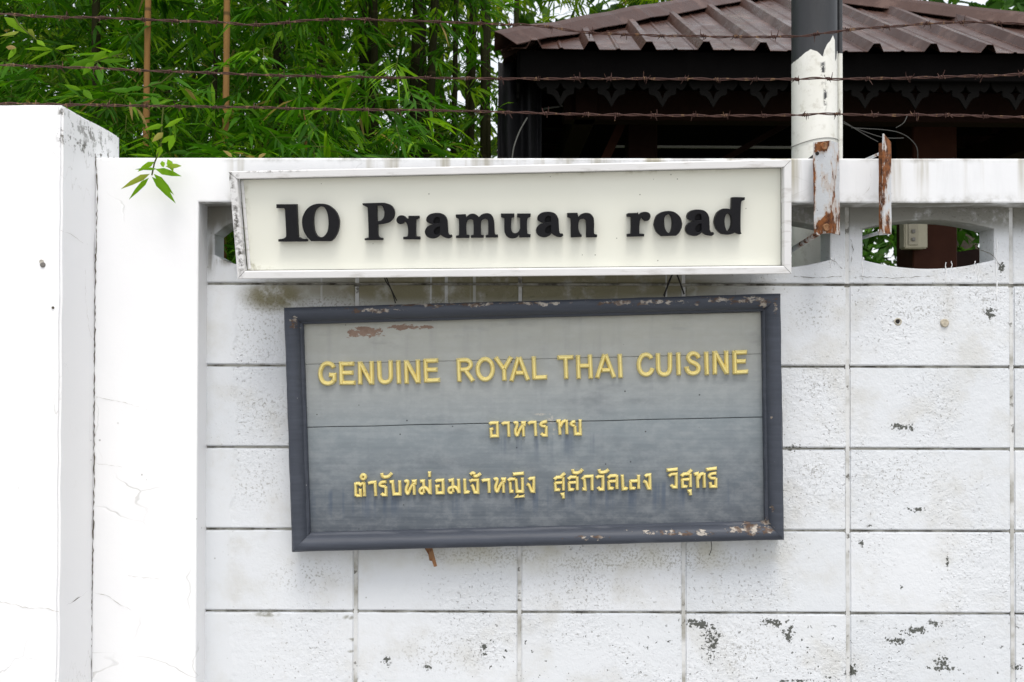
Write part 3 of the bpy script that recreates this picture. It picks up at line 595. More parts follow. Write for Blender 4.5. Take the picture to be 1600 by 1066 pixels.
LAT = [(490, 540, [
  [sm((240, 268), (215, 230), (168, 214), (115, 232), (80, 305), (82, 380), (112, 435), (165, 455), (220, 440), (245, 405)), ln((245, 432), (245, 352), (178, 352))],
  [ln((326, 192), (334, 472)), ln((322, 222), (484, 217)), ln((328, 326), (474, 325)), ln((332, 446), (498, 445))],
  [ln((550, 192), (555, 468)), ln((552, 200), (690, 462)), ln((690, 186), (696, 468))],
  [sm((778, 182), (782, 300), (787, 385), (808, 425), (850, 440), (897, 424), (917, 380), (917, 290), (915, 176))],
  [ln((1006, 176), (1016, 460))], [ln((1100, 176), (1108, 460)), ln((1102, 184), (1244, 448)), ln((1240, 168), (1250, 454))],
  [ln((1330, 160), (1340, 446)), ln((1326, 184), (1484, 178)), ln((1332, 291), (1476, 288)), ln((1338, 420), (1504, 412))]]),
 (700, 540, [
  [ln((124, 156), (136, 436)), sm((122, 180), (215, 174), (258, 196), (270, 234), (248, 272), (205, 287), (134, 290)), ln((198, 284), (300, 430))],
  [ring(443, 284, 90, 122)], [ln((566, 140), (668, 290)), ln((752, 136), (668, 286)), ln((666, 262), (672, 424))],
  [ln((838, 140), (754, 430)), ln((848, 140), (954, 418)), ln((796, 330), (912, 325))], [ln((1020, 130), (1030, 408)), ln((1016, 385), (1182, 378))]]),
 (860, 535, [
  [ln((82, 183), (276, 178)), ln((180, 170), (190, 440))], [ln((328, 154), (338, 440)), ln((470, 146), (482, 436)), ln((334, 283), (474, 280))],
  [ln((645, 144), (556, 430)), ln((656, 144), (760, 424)), ln((602, 334), (722, 330))], [ln((825, 140), (838, 428))]]),
 (985, 535, [
  [sm((252, 196), (228, 162), (185, 148), (138, 168), (106, 228), (104, 300), (130, 360), (180, 386), (225, 374), (252, 345), (264, 308))],
  [sm((328, 130), (331, 240), (335, 325), (354, 368), (402, 386), (448, 370), (470, 325), (472, 230), (472, 124))], [ln((570, 122), (578, 396))],
  [sm((816, 190), (792, 147), (745, 132), (705, 150), (690, 190), (720, 230), (780, 258), (812, 300), (800, 350), (750, 372), (700, 360), (676, 325), (670, 290))],
  [ln((903, 112), (913, 394))], [ln((1004, 104), (1008, 386)), ln((1006, 112), (1150, 374)), ln((1142, 100), (1150, 384))],
  [ln((1240, 100), (1246, 384)), ln((1236, 123), (1392, 118)), ln((1242, 228), (1380, 226)), ln((1244, 360), (1406, 350))]])]
THA = [(755, 645, [
  [ln((92, 180), (122, 158), (212, 155), (218, 354), (122, 358), (116, 252), (156, 242))], [ln((283, 182), (312, 160), (380, 158), (390, 370))],
  ha(-380, -62), [ln((681, 178), (712, 150), (785, 148), (798, 360))], [sm((972, 136), (905, 148), (872, 178), (892, 200), (956, 212)), ln((954, 205), (956, 345), (905, 345), (880, 312))],
  [ln((1105, 134), (1150, 128), (1165, 340)), sm((1168, 220), (1205, 145), (1262, 122)), ln((1262, 112), (1270, 332))], [sm((1400, 140), (1350, 148), (1335, 182), (1392, 205)), ln((1390, 200), (1396, 325), (1474, 325), (1468, 104))]]),
 (545, 730, [
  [ln((100, 240), (105, 450)), ln((98, 252), (150, 252), (178, 272), (208, 246), (238, 246)), ln((230, 238), (236, 450)), ln((105, 438), (178, 434), (174, 352), (145, 348))], [ring(218, 150, 32, 32, 16)],
  [ln((288, 252), (330, 238), (395, 232), (406, 446))], [sm((500, 95), (508, 142), (560, 154), (610, 136), (648, 92))], [sm((570, 224), (500, 232), (470, 264), (492, 286), (560, 300)), ln((558, 296), (562, 424), (515, 424), (492, 398))],
  [ln((612, 228), (662, 224), (680, 414), (776, 412), (768, 206))], ha(0, 0),
  [ln((1075, 218), (1130, 214), (1138, 400)), sm((1138, 400), (1095, 398), (1076, 365), (1092, 330), (1140, 310), (1185, 335), (1232, 408)), ln((1226, 192), (1236, 420))], [ln((1222, 70), (1222, 156))],
  [ln((1312, 228), (1342, 206), (1424, 202), (1430, 394), (1336, 396), (1330, 292), (1382, 286))]]),
 (690, 730, [
  [ln((102, 212), (165, 196), (176, 386)), sm((176, 386), (125, 388), (106, 352), (125, 318), (180, 303), (225, 325), (266, 398)), ln((255, 182), (266, 402))], [ln((348, 180), (356, 388), (402, 384), (408, 360))],
  [ln((420, 224), (460, 200), (545, 196), (550, 388), (502, 386), (468, 285), (448, 268))], [sm((432, 118), (470, 92), (506, 112)), sm((478, 120), (498, 136), (540, 136), (592, 98))],
  [ln((608, 218), (640, 202), (715, 198), (722, 396))], ha(-52, -32),
  [ln((1002, 212), (1035, 188), (1124, 180)), ln((1036, 212), (1046, 375), (1092, 372)), ln((1125, 174), (1142, 374), (1230, 372), (1222, 160))], [ln((1172, 420), (1132, 456), (1260, 438))], [ln((1076, 112), (1250, 96))],
  [ln((1318, 196), (1345, 176), (1396, 172), (1398, 372), (1362, 370), (1325, 275), (1292, 258))]]),
 (855, 725, [
  sao(0, 0), sao(210, -4, False, False), [sm((388, 86), (398, 130), (450, 140), (500, 124), (536, 84))],
  [ln((528, 242), (572, 196), (680, 190), (682, 406)), ln((562, 215), (578, 388), (528, 384))], [ln((742, 218), (782, 192), (845, 190), (848, 390), (795, 390), (770, 355))], [sm((788, 86), (798, 124), (842, 132), (892, 120), (932, 88))],
  sao(812, -22, False, False), [ln((1138, 168), (1150, 384), (1196, 380), (1208, 356))], sao(1142, -24, False, False, False), [ln((1482, 198), (1512, 174), (1556, 170), (1560, 374), (1530, 372), (1496, 278), (1460, 262))]]),
 (980, 720, [
  [ln((598, 148), (770, 130))], [ln((630, 240), (672, 206), (745, 200), (746, 404), (695, 404), (668, 370))], sao(714, -2), [ln((1012, 214), (1064, 198), (1072, 420)), sm((1076, 285), (1110, 216), (1164, 196)), ln((1165, 188), (1172, 416))],
  [ln((1196, 140), (1364, 116))], [sm((1358, 190), (1280, 200), (1246, 230), (1270, 262), (1346, 272)), ln((1346, 266), (1346, 394), (1266, 394), (1262, 326))]])]
hj = 0
def gold(groups, sc, hw, hh):
    global hj
    for ox, oy, letters in groups:
        for L in letters:
            vv = []; ff = []
            for kind, pts in L:
                P = [to_uv(ox+a/sc, oy+b/sc, O, U, V, N, .004) for a, b in pts]
                if kind == 's': P = crom([(p.x, p.y) for p in P], 5)
                hj = (hj+1) % 5; v, f = stroke(P, hw, hh*(1+.03*hj), kind == 'c'); n0 = len(vv); vv += v; ff += [tuple(i+n0 for i in q) for q in f]
            me = mesh('letter', vv, ff); me.transform(frame_matrix(O+N*.0002, U, V, N)); smooth(me, 35); obj('letter', me, M_gold, bd)
gold(LAT, 1600/210, .0053, .0100); gold(THA, 1600/165, .0038, .0075)

# ------------------------------------------------------------------ loose wires and scrap at the signs
def wires(name, label, cat, runs, Y, r, m, group=None):
    t = thing(name, at_y(*runs[0][-1], Y), label, cat, group)
    for k, run in enumerate(runs):
        P = [at_y(x, y, Y+.004*math.sin(i*1.9+k)) for i, (x, y) in enumerate(run)]
        P2 = []
        for i in range(len(P)-1):
            p0, p1, p2, p3 = P[max(i-1, 0)], P[i], P[i+1], P[min(i+2, len(P)-1)]
            for q in range(5):
                u = q/5; P2.append(.5*((2*p1)+(-p0+p2)*u+(2*p0-5*p1+4*p2-p3)*u*u+(-p0+3*p1-3*p2+p3)*u**3))
        P2.append(P[-1]); obj('strand', tube_mesh('strand', P2, r, 6), m, t)
    return t
wires('wire_tie', 'short thin black wire tie hanging below the letter P of the address sign', 'wire', [[(598, 425), (603, 440), (611, 452), (618, 474)], [(601, 425), (608, 445), (620, 470)]], 2.385, .0014, M_dark)
wires('wire_tie', 'thick looped black wire tie below the word road on the address sign', 'wire', [[(1058, 420), (1049, 432), (1043, 446), (1038, 464)], [(1053, 422), (1046, 440), (1037, 462)], [(1056, 424), (1062, 440), (1069, 460)]], 2.385, .0019, M_dark)
wires('wire_end', 'thin curled black wire end below the grey board', 'wire', [[(1110, 840), (1112, 856), (1108, 868)]], 2.40, .0009, M_dark)
def mat_rust(name, paint, lo=.48, hi=.56, sc=22):
    s = NT(name); n = s.noise(sc, 6, .66, s.map((1, 1, .45)))
    if name == 'rusty_white_paint': n = s.m2('ADD', n, s.m2('MULTIPLY', s.ells(PE([(1287, 226, 22, 18), (1292, 352, 30, 28), (1276, 290, 8, 70)], 2.31), .0), .20))
    r = s.rng(n, lo, hi)
    rust = s.mix(s.rng(s.noise(60, 5, .65), .35, .65), (.045, .017, .009), (.22, .078, .022)); edge = s.rng(n, lo-.06, lo)
    col = s.mix(s.m2('MULTIPLY', edge, .35), paint, (.40, .25, .12)); col = s.mix(r, col, rust)
    spk = s.rng(s.noise(160, 4), .66, .70); col = s.mix(s.m2('MULTIPLY', spk, .7), col, (.05, .03, .02))
    return s.out(col, .75, s.bump(s.m2('ADD', s.m2('MULTIPLY', r, .5), s.noise(120, 4)), .6, .0015), spec=.3)
M_rustwire = mat_rust('rusty_wire', (.055, .024, .018), .62, .75, 60); M_rustpaint = mat_rust('rusty_white_paint', (.50, .52, .54), .545, .59, 21)
M_rustheavy = mat_rust('heavy_rust_paint', (.50, .52, .54), .50, .55, 24)
M_rust = mat_rust('orange_rust', (.13, .05, .022), .42, .6, 40)
P = [at_y(x, y, 2.40+d) for x, y, d in ((659, 850, .01), (674, 850, 0), (683, 885, -.012), (678, 886, -.008), (675, 877, -.004), (671, 876, 0), (669, 866, .004))]
bmx = bmesh.new(); vs_ = [bmx.verts.new(p) for p in P]; fc = bmx.faces.new(vs_); ex = bmesh.ops.extrude_face_region(bmx, geom=[fc])
for e in ex['geom']:
    if isinstance(e, bmesh.types.BMVert): e.co.y += .0018
bmesh.ops.recalc_face_normals(bmx, faces=bmx.faces[:])
tag(obj('metal_scrap', bmx, M_rust), 'torn rusty metal sliver poking out below the grey board', 'scrap')

# ------------------------------------------------------------------ rusty angle irons on the beam
def angle_iron(label, pxc, pyt, pyb, Y, wa, wb, rot, tilt, cut, m=None):
    t = thing('angle_iron', at_y(pxc, pyb, Y), label, 'bracket', 'rusty angle irons in front of the beam')
    zt_, zb_ = at_y(pxc, pyt, Y).z, at_y(pxc, pyb, Y).z; c = at_y(pxc, pyb, Y); th = .004; n = 14; vv = []; ff = []
    pr = [(-wa, 0), (0, 0), (0, wb), (-th, wb), (-th, th), (-wa, th)]
    for j in range(n+1):
        z = zb_+(zt_-zb_)*j/n
        for k, (a, b) in enumerate(pr):
            x = a*math.cos(rot)-b*math.sin(rot); y = a*math.sin(rot)+b*math.cos(rot)
            zz = z+(cut*(-a/wa) if j == n else 0); bite = vnoise(a*20+k, z*1.0, pxc, 26)*.0016
            vv.append((c.x+x+bite+tilt*(z-zb_), c.y+y, zz+vnoise(k, pxc, j, 1.7)*.002*(j in (0, n))))
    for j in range(n):
        for k in range(6): ff.append((j*6+k, j*6+(k+1) % 6, (j+1)*6+(k+1) % 6, (j+1)*6+k))
    ff.append(tuple(range(6))[::-1]); ff.append(tuple(n*6+k for k in range(6)))
    me = mesh('angle', vv, ff); obj('angle', me, m or M_rustpaint, t); return t
a1 = angle_iron('rusty white angle iron with two bolts beside the address sign and pole', 1300, 219, 364, 2.312, .043, .052, math.radians(-38), -.010, 0)
for px, py in ((1287, 229), (1291, 356)):
    c = at_y(px, py, 2.322); v, f = disc(c, .0095, .007, 12, .15); obj('bolt', mesh('bolt', v, f), M_rust, a1)
def rod(parent, name, p, q, r, m): obj(name, tube_mesh(name, [p, (Vector(p)+Vector(q))/2, q], r, 8), m, parent)
rod(a1, 'strut', at_y(1280, 364, 2.33), at_y(1225, 398, 2.56), .0062, M_rustpaint)
a2 = angle_iron('narrow heavily rusted angle iron with a slanted top standing apart on the beam', 1393, 222, 366, 2.318, .031, .030, math.radians(38), .0, .016, M_rustheavy)
rod(a2, 'strut', at_y(1380, 362, 2.345), at_y(1340, 374, 2.56), .0045, M_rustpaint); rod(a2, 'strut', at_y(1380, 238, 2.335), at_y(1352, 250, 2.56), .004, M_rustpaint)
rod(a1, 'strut', at_y(1277, 240, 2.33), at_y(1262, 252, 2.56), .0045, M_dark)

# ------------------------------------------------------------------ pole
def mat_pole():
    s = NT('pole_paint'); X, Y, Z = s.sep(s.P); Yq = 2.58
    xs = [(1232, 94), (1241, 92), (1252, 87), (1260, 80), (1268, 76.5), (1277, 80), (1283, 86), (1286, 88), (1288.5, 78), (1293, 69), (1299, 62), (1304, 53), (1308, 60), (1309, 92), (1312, 86), (1314, 74), (1320, 70)]
    x0 = at_y(1232, 90, Yq).x; x1 = at_y(1320, 90, Yq).x; zt = at_y(1270, 40, Yq).z; zb = at_y(1270, 100, Yq).z
    st = []
    for a, b in xs:
        q = at_y(a, b, Yq); h = (q.z-zb)/(zt-zb); st.append((max(0, min(1, (q.x-x0)/(x1-x0))), (h, h, h)))
    hgt = s.ramp(s.rng(X, x0, x1, sm=False), st); zz = s.rng(Z, zb, zt, sm=False)
    d = s.m2('SUBTRACT', s.m2('ADD', zz, s.m2('MULTIPLY', s.m2('SUBTRACT', s.noise(55, 5, .65), .5), .07)), hgt); blk_ = s.rng(d, -.008, .012)
    seam_ = s.m2('MULTIPLY', s.ells(PE([(1286, 108, 6, 34), (1290, 150, 5, 30)], Yq), .1), s.rng(s.noise(70, 5, .65), .46, .54))
    white = s.mix(s.noise(14, 4, .6, s.map((1, 1, .4))), (.60, .60, .53), (.80, .80, .77)); white = s.mix(s.m2('MULTIPLY', s.rng(s.noise(38, 5, .7), .50, .70), .45), white, (.40, .38, .31)); dk = s.mix(s.noise(16, 6, .7, s.map((1.6, 1.6, .3))), (.010, .011, .013), (.045, .048, .053))
    col = s.mix(s.m2('MAXIMUM', blk_, seam_), white, dk)
    return s.out(col, .5, s.bump(s.m2('SUBTRACT', s.noise(24, 4), s.m2('MULTIPLY', blk_, .4)), .3, .002), spec=.4)
M_pole = mat_pole()
pc = at_y(1272.5, 240, 2.64); pr_ = .0588
pole = thing('service_pole', (pc.x, 2.64, 0), 'round pole painted white below and black above, rising behind the wall', 'pole')
zs = [0, .5, 1, 1.5]+[1.8+.1*i for i in range(28)]
obj('shaft', tube_mesh('shaft', [(pc.x, 2.64, z) for z in zs], pr_, 40), M_pole, pole)
p2 = at_y(1312.3, 200, 2.66); obj('conduit', tube_mesh('conduit', [(p2.x, 2.66, z) for z in zs], .0072, 10), M_pole, pole)
ringp = []
for i in range(49):
    a = 2*math.pi*i/48; zz = at_y(1270, 213, 2.58).z+.006*math.sin(a*1+.6)+.004*math.cos(a)
    ringp.append((pc.x+math.cos(a)*(pr_+.0015), 2.64+math.sin(a)*(pr_+.0015), zz-.008*math.cos(a)**2))
obj('wire_band', tube_mesh('wire_band', ringp, .0011, 5), simple('grey_wire', (.25, .25, .24), .5), pole)

# ------------------------------------------------------------------ barbed wire
def barb_mesh(seed):
    rs = random.Random(seed); vv = []; ff = []
    def add(v, f):
        n0 = len(vv); vv.extend(v); ff.extend(tuple(i+n0 for i in q) for q in f)
    for s_ in (0, 1):
        pts = []; a0 = rs.uniform(0, 6.28)
        for i in range(19): a = a0+i*.7; pts.append(((i-9)*.00055+(s_-.5)*.003, math.cos(a)*.0036, math.sin(a)*.0036))
        e0 = Vector(pts[0]); e1 = Vector(pts[-1]); t0 = Vector((rs.uniform(-.006, .002), math.cos(a0)*.5, math.sin(a0))).normalized(); a1_ = a0+18*.7; t1 = Vector((rs.uniform(-.002, .006), math.cos(a1_)*.5, math.sin(a1_)))
        t0 = Vector((rs.uniform(-.4, .4), rs.uniform(-.5, .5), rs.choice((-1, 1)))).normalized(); t1 = Vector((rs.uniform(-.4, .4), rs.uniform(-.8, .8), -t0.z+rs.uniform(-.4, .4))).normalized()
        L0, L1 = rs.uniform(.010, .017), rs.uniform(.009, .016)
        pts = [e0+t0*L0]+[Vector(p) for p in pts]+[e1+t1*L1]; rr = [.0005]+[.0013]*(len(pts)-2)+[.0005]
        add(*tube(pts, rr, 4))
    me = mesh('barb', vv, ff); smooth(me, 60); me.materials.append(M_rustwire); return me
barbs = [barb_mesh(i) for i in range(5)]
WIRES = [('uppermost sagging strand of rusty barbed wire, crossing the black part of the pole', 2.43, [(-400, 15), (-150, 18), (0, 22), (75, 26), (165, 28), (215, 30), (270, 33), (340, 35), (400, 39), (445, 35), (500, 31), (560, 30), (680, 34), (780, 38), (850, 41), (905, 50), (980, 54), (1090, 57), (1200, 58), (1240, 57), (1262, 55), (1330, 47), (1390, 42), (1450, 37), (1512, 35), (1575, 36), (1640, 39), (2000, 45)]),
         ('middle strand of rusty barbed wire, crossing the white part of the pole', 2.44, [(-400, 98), (0, 102), (160, 107), (260, 112), (330, 114), (400, 117), (480, 119), (600, 121), (790, 123), (960, 123), (1130, 124), (1240, 124), (1270, 122), (1310, 124), (1425, 122), (1480, 120), (1540, 119), (1600, 116), (2000, 112)]),
         ('lowest strand of rusty barbed wire, the nearest above the wall top', 2.45, [(-400, 160), (0, 162), (255, 166), (400, 168), (530, 171), (640, 172), (780, 175), (880, 178), (1000, 180), (1130, 181), (1240, 180), (1290, 178), (1350, 180), (1480, 180), (1540, 182), (1600, 183), (2000, 184)])]
for label, Yw_, pp in WIRES:
    cps = [at_y(x, y, Yw_) for x, y in pp]; path = []
    for i in range(len(cps)-1):
        p0, p1, p2_, p3 = cps[max(i-1, 0)], cps[i], cps[i+1], cps[min(i+2, len(cps)-1)]; n = max(2, int((p2_-p1).length/.007))
        for q in range(n):
            u = q/n; m0 = (p2_-p0)/max((p2_-p0).length, 1e-6)*(p2_-p1).length; m1 = (p3-p1)/max((p3-p1).length, 1e-6)*(p2_-p1).length
            path.append(p1*(2*u**3-3*u*u+1)+m0*(u**3-2*u*u+u)+p2_*(-2*u**3+3*u*u)+m1*(u**3-u*u))
    t = thing('barbed_wire', path[len(path)//2], label, 'wire', 'barbed wire strands above the wall')
    for s_ in (0, math.pi):
        tw = [p+Vector((0, math.cos(i*.42+s_), math.sin(i*.42+s_)))*.0019+Vector((0, 0, vnoise(p.x, s_*0, Yw_, 22)*.0016)) for i, p in enumerate(path)]
        obj('strand', tube_mesh('strand', tw, .0016, 5), M_rustwire, t)
    acc = .02; k = 0
    for i in range(1, len(path)):
        acc += (path[i]-path[i-1]).length
        if acc > .088+.012*math.sin(k*2.1):
            acc = 0; k += 1
            if abs(path[i].x) < 1.7: inst('barb', barbs[random.randrange(5)], t, path[i]+Vector((0, 0, vnoise(path[i].x, 0, Yw_, 22)*.0016)), (random.uniform(0, 6.28), random.uniform(-.15, .15), random.uniform(-.15, .15)))

# ------------------------------------------------------------------ pavilion
def mat_roof():
    s = NT('brown_roof_sheet'); X, Y, Z = s.sep(s.P)
    col = s.mix(s.noise(3, 5, .6), (.040, .020, .015), (.070, .037, .029))
    fade = s.rng(s.noise(7, 5, .65), .50, .68); col = s.mix(s.m2('MULTIPLY', fade, .2), col, (.26, .17, .14))
    return s.out(col, s.rng(s.noise(12, 4), .3, .7, .22, .40), s.bump(s.noise(14, 3), .25, .006), spec=.16)
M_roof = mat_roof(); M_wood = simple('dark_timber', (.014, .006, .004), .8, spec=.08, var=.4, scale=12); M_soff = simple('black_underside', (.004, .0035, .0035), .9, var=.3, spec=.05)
M_redwood = simple('red_brown_timber', (.040, .014, .008), .7, var=.35, scale=14, spec=.1)
cl_ = at_y(782, 78, 4.3); W = 3.12; EZ = cl_.z; PY = math.radians(1.6); RP = .51
Cc = Vector((cl_.x+W/2, 4.3+W/2, EZ))
pav = thing('garden_pavilion', (Cc.x, Cc.y, 0), 'open timber pavilion with a brown ribbed metal hip roof and carved eave trim', 'pavilion')
def pv_(x, y, z, side=0):
    """pavilion-local: x along eave from centre, y from front eave inwards; side = quarter turns"""
    q = Vector((x, y-W/2, z)); a = side*math.pi/2+PY
    return Vector((Cc.x+q.x*math.cos(a)-q.y*math.sin(a), Cc.y+q.x*math.sin(a)+q.y*math.cos(a), EZ+q.z))
pitch_r = .245
def slope_sheet(side, xa, xb, name='roof_sheet'):
    xs = []; k0 = math.floor((xa+W/2)/pitch_r)-1
    pts = []
    for k in range(k0, k0+int((xb-xa)/pitch_r)+4):
        c = -W/2+.10+k*pitch_r
        for d, h in ((-.034, 0), (-.013, .034), (.013, .034), (.034, 0), (.105, 0), (.112, .005), (.120, .005), (.127, 0)): pts.append((c+d, h))
    pts = sorted([p for p in pts if xa < p[0] < xb]+[(xa, 0), (xb, 0)]); nrm = Vector((0, -RP, 1)).normalized(); vv = []; ff = []
    for x, h in pts:
        s_ = max(.001, min(x+W/2, W/2-x)); 
        for q in range(5):
            yy = -.03+(s_+.03)*q/4; z = yy*RP
            for th in (0, -.0025): vv.append(pv_(x, yy+nrm.y*(h+th), z+nrm.z*(h+th)+.002*math.sin(x*7+q), side))
    n = len(pts)
    for i in range(n-1):
        for q in range(4):
            a, b, c, d = (i*10+q*2, (i+1)*10+q*2, (i+1)*10+q*2+2, i*10+q*2+2); ff.append((a, b, c, d)); ff.append((d+1, c+1, b+1, a+1))
        ff.append((i*10, i*10+1, (i+1)*10+1, (i+1)*10))
    return obj(name, mesh(name, vv, ff), M_roof, pav)
cuts = [-W/2, -W/2+.785, -W/2+1.52, -W/2+2.255, W/2]
for i in range(4): slope_sheet(0, cuts[i]+.0015, cuts[i+1]-.0015)
for sd_ in (1, 2, 3): slope_sheet(sd_, -W/2, W/2)
for sd_ in range(4):                                                    # folded hip caps
    vv = []; ff = []
    for q in range(13):
        s_ = -.07+(W/2+.07)*q/12; wv = vnoise(q*.7, sd_, 0, 1)*.012
        for d, h in ((-.095, .020), (-.03, .062), (0, .074), (.03, .062), (.095, .020)):
            x = -W/2+s_+max(d, 0); y = s_+max(-d, 0); vv.append(pv_(x, y, min(x+W/2, y)*RP+h+wv+.006, sd_)); 
    for q in range(12):
        for k in range(4): ff.append((q*5+k, q*5+k+1, (q+1)*5+k+1, (q+1)*5+k)[::-1])
    vv2 = [v-Vector((0, 0, .003)) for v in vv]; n0 = len(vv); ff2 = [tuple(i+n0 for i in f[::-1]) for f in ff]
    obj('hip_cap', mesh('hip_cap', vv+vv2, ff+ff2), M_roof, pav)
def pbox(name, x0, x1, y0, y1, z0, z1, m, side=0, bev=.004):
    b = box_bm(x0, x1, y0, y1, z0, z1, bev, 1)
    for v in b.verts: v.co = pv_(*v.co, side)
    return obj(name, b, m, pav)
vv = []; ff = []
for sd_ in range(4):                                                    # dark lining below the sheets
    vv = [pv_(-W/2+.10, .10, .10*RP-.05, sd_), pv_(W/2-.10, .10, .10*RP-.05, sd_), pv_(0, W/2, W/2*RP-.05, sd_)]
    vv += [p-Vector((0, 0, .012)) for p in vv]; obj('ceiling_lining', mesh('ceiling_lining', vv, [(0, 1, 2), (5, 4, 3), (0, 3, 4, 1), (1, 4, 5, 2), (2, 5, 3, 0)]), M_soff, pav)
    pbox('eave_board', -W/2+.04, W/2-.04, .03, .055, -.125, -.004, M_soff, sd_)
    pbox('wall_plate', -W/2+.25, W/2-.25, .30, .40, -.24, -.10, M_wood, sd_)
    for k in range(7): pbox('rafter', -W/2+.35+k*.4, -W/2+.40+k*.4, .08, .44, -.09, -.02, M_wood, sd_)
pend = filled('fretwork_pendant', [[tuple(q) for q in crom([(-.108, .035, 1), (.108, .035, 1), (.106, .012), (.085, -.012), (.062, -.004), (.058, -.03), (.03, -.042), (0, -.088, 1), (-.03, -.042), (-.058, -.03), (-.062, -.004), (-.085, -.012), (-.106, .012)], 4, True)],
                                   [tuple(q) for q in crom([(0, .018, 1), (.012, -.006), (.026, -.014, 1), (.012, -.022), (0, -.052, 1), (-.012, -.022), (-.026, -.014, 1), (-.012, -.006)], 3, True)]], .006, .0008)
pend.transform(Matrix(((1, 0, 0, 0), (0, 0, 1, 0), (0, 1, 0, 0), (0, 0, 0, 1)))); M_fret = simple('grey_fretwork', (.007, .0065, .006), .8, var=.3, scale=30, spec=.05); pend.materials.append(M_fret)
for sd_ in range(4):
    for k in range(13):
        p = pv_(-W/2+.22+k*.2235, .036 if sd_ else .075, -.150, sd_); inst('fretwork_pendant', pend, pav, p, (0, 0, sd_*math.pi/2+PY))
def post_at(px, Y, wd, m, z1):
    p = at_y(px, 300, Y); b = box_bm(p.x-wd/2, p.x+wd/2, Y, Y+wd, 0, z1, .006, 1); return obj('post', b, m, pav)
post_at(1004, 5.0, .15, M_wood, EZ+.05); post_at(1461, 5.05, .225, M_redwood, EZ+.05); 
pbox('post', W/2-.44, W/2-.30, .30, .44, -EZ, -.10, M_redwood, 2); obj('post', box_bm(X_at(1462, 7.0)-.07, X_at(1462, 7.0)+.07, 6.93, 7.07, 0, EZ-.1, .006, 1), M_redwood, pav)
def beam(name, p, q, a, m):
    p, q = Vector(p), Vector(q); d = (q-p).normalized(); s_ = d.cross(Vector((0, 1, 0))).normalized(); t_ = d.cross(s_); vv = [r+s_*i*a+t_*j*a for r in (p, q) for i, j in ((-1, -1), (1, -1), (1, 1), (-1, 1))]
    me = mesh(name, vv, [(0, 1, 2, 3), (7, 6, 5, 4)]+[(i, 4+i, 4+(i+1) % 4, (i+1) % 4) for i in range(4)]); b = bmesh.new(); b.from_mesh(me); bmesh.ops.recalc_face_normals(b, faces=b.faces[:]); b.to_mesh(me); b.free(); obj(name, me, m, pav)
beam('brace', at_y(985, 165, 5.05), at_y(945, 250, 5.05), .022, M_redwood); beam('brace', at_y(1240, 188, 5.2), at_y(1130, 250, 5.2), .014, M_wood)
beam('tie_beam', at_y(1030, 172, 5.1), at_y(1650, 176, 5.1), .055, M_wood); beam('lower_rail', at_y(1425, 420, 5.3), at_y(1530, 403, 5.6), .05, M_wood)
beam('rail', at_y(955, 229, 5.4), at_y(1300, 231, 5.4), .006, simple('pale_rail', (.35, .35, .33), .6))
# electrical box on the post
eb = thing('electrical_box', at_y(1432, 390, 4.98), 'small cream electrical box fixed to the brown post behind the vent opening', 'box')
p = at_y(1432, 368, 4.98); M_cream = simple('cream_plastic', (.42, .39, .29), .6)
obj('case', box_bm(p.x-.062, p.x+.055, 4.975, 5.045, p.z-.065, p.z+.085, .006, 2), M_cream, eb); obj('cover', box_bm(p.x-.045, p.x+.005, 4.968, 4.9745, p.z-.05, p.z+.06, .003, 1), simple('cream_cover', (.36, .33, .25), .6), eb)
for k in range(2): obj('switch', box_bm(p.x-.03, p.x-.012, 4.960, 4.9675, p.z-.03+k*.04, p.z-.012+k*.04, .002, 1), simple('grey_switch', (.2, .19, .17), .5), eb)
# black tarpaulin down the open left side
vv = []; ff = []; nx, nz = 22, 20; xa = at_y(777, 120, 4.42).x; xb = at_y(846, 120, 4.42).x
for j in range(nz+1):
    for i in range(nx+1):
        t_ = i/nx; z = (EZ-.02)*(j/nz); x = xa+(xb-xa)*t_+.012*vnoise(0, 0, z, 4)*(1-t_) + (.02*(z-1.6)*(1-t_)*.3); vv.append((x, 4.40+.03*math.sin(t_*15+vnoise(t_, z, 0, 2)*2)+.10*t_+.03*vnoise(t_*2, z, 3, 2), z))
for j in range(nz):
    for i in range(nx): a = j*(nx+1)+i; ff.append((a, a+1, a+nx+2, a+nx+1))
tm = mesh('tarpaulin', vv, ff); tp = obj('tarpaulin', tm, simple('black_sheet', (.007, .007, .008), .6, spec=.15)); smooth(tm); so = tp.modifiers.new('thickness', 'SOLIDIFY'); so.thickness = .004
tag(tp, 'black plastic sheet hanging under the left end of the pavilion eave', 'tarpaulin')
M_pale = simple('pale_cable', (.12, .12, .11), .6)
wires('cable', 'pale drooping cable strung beneath the carved pavilion trim', 'cable', [[(838, 172), (880, 166), (930, 162), (978, 156)], [(1015, 154), (1070, 160), (1120, 172), (1180, 177), (1235, 182)]], 4.6, .004, M_pale)
wires('cable', 'thin pale cable dangling in front of the black tarpaulin', 'cable', [[(824, 184), (812, 205), (803, 230), (800, 250)]], 4.3, .003, M_pale)
wires('cable', 'tangle of pale cables under the eave beside the pole', 'cable', [[(1316, 192), (1340, 202), (1380, 215), (1412, 216)], [(1318, 190), (1350, 210), (1372, 222)], [(1330, 200), (1400, 206), (1430, 226), (1434, 250)], [(1400, 200), (1412, 192), (1418, 180)]], 3.4, .0015, simple('grey_cable', (.06, .06, .055), .7))

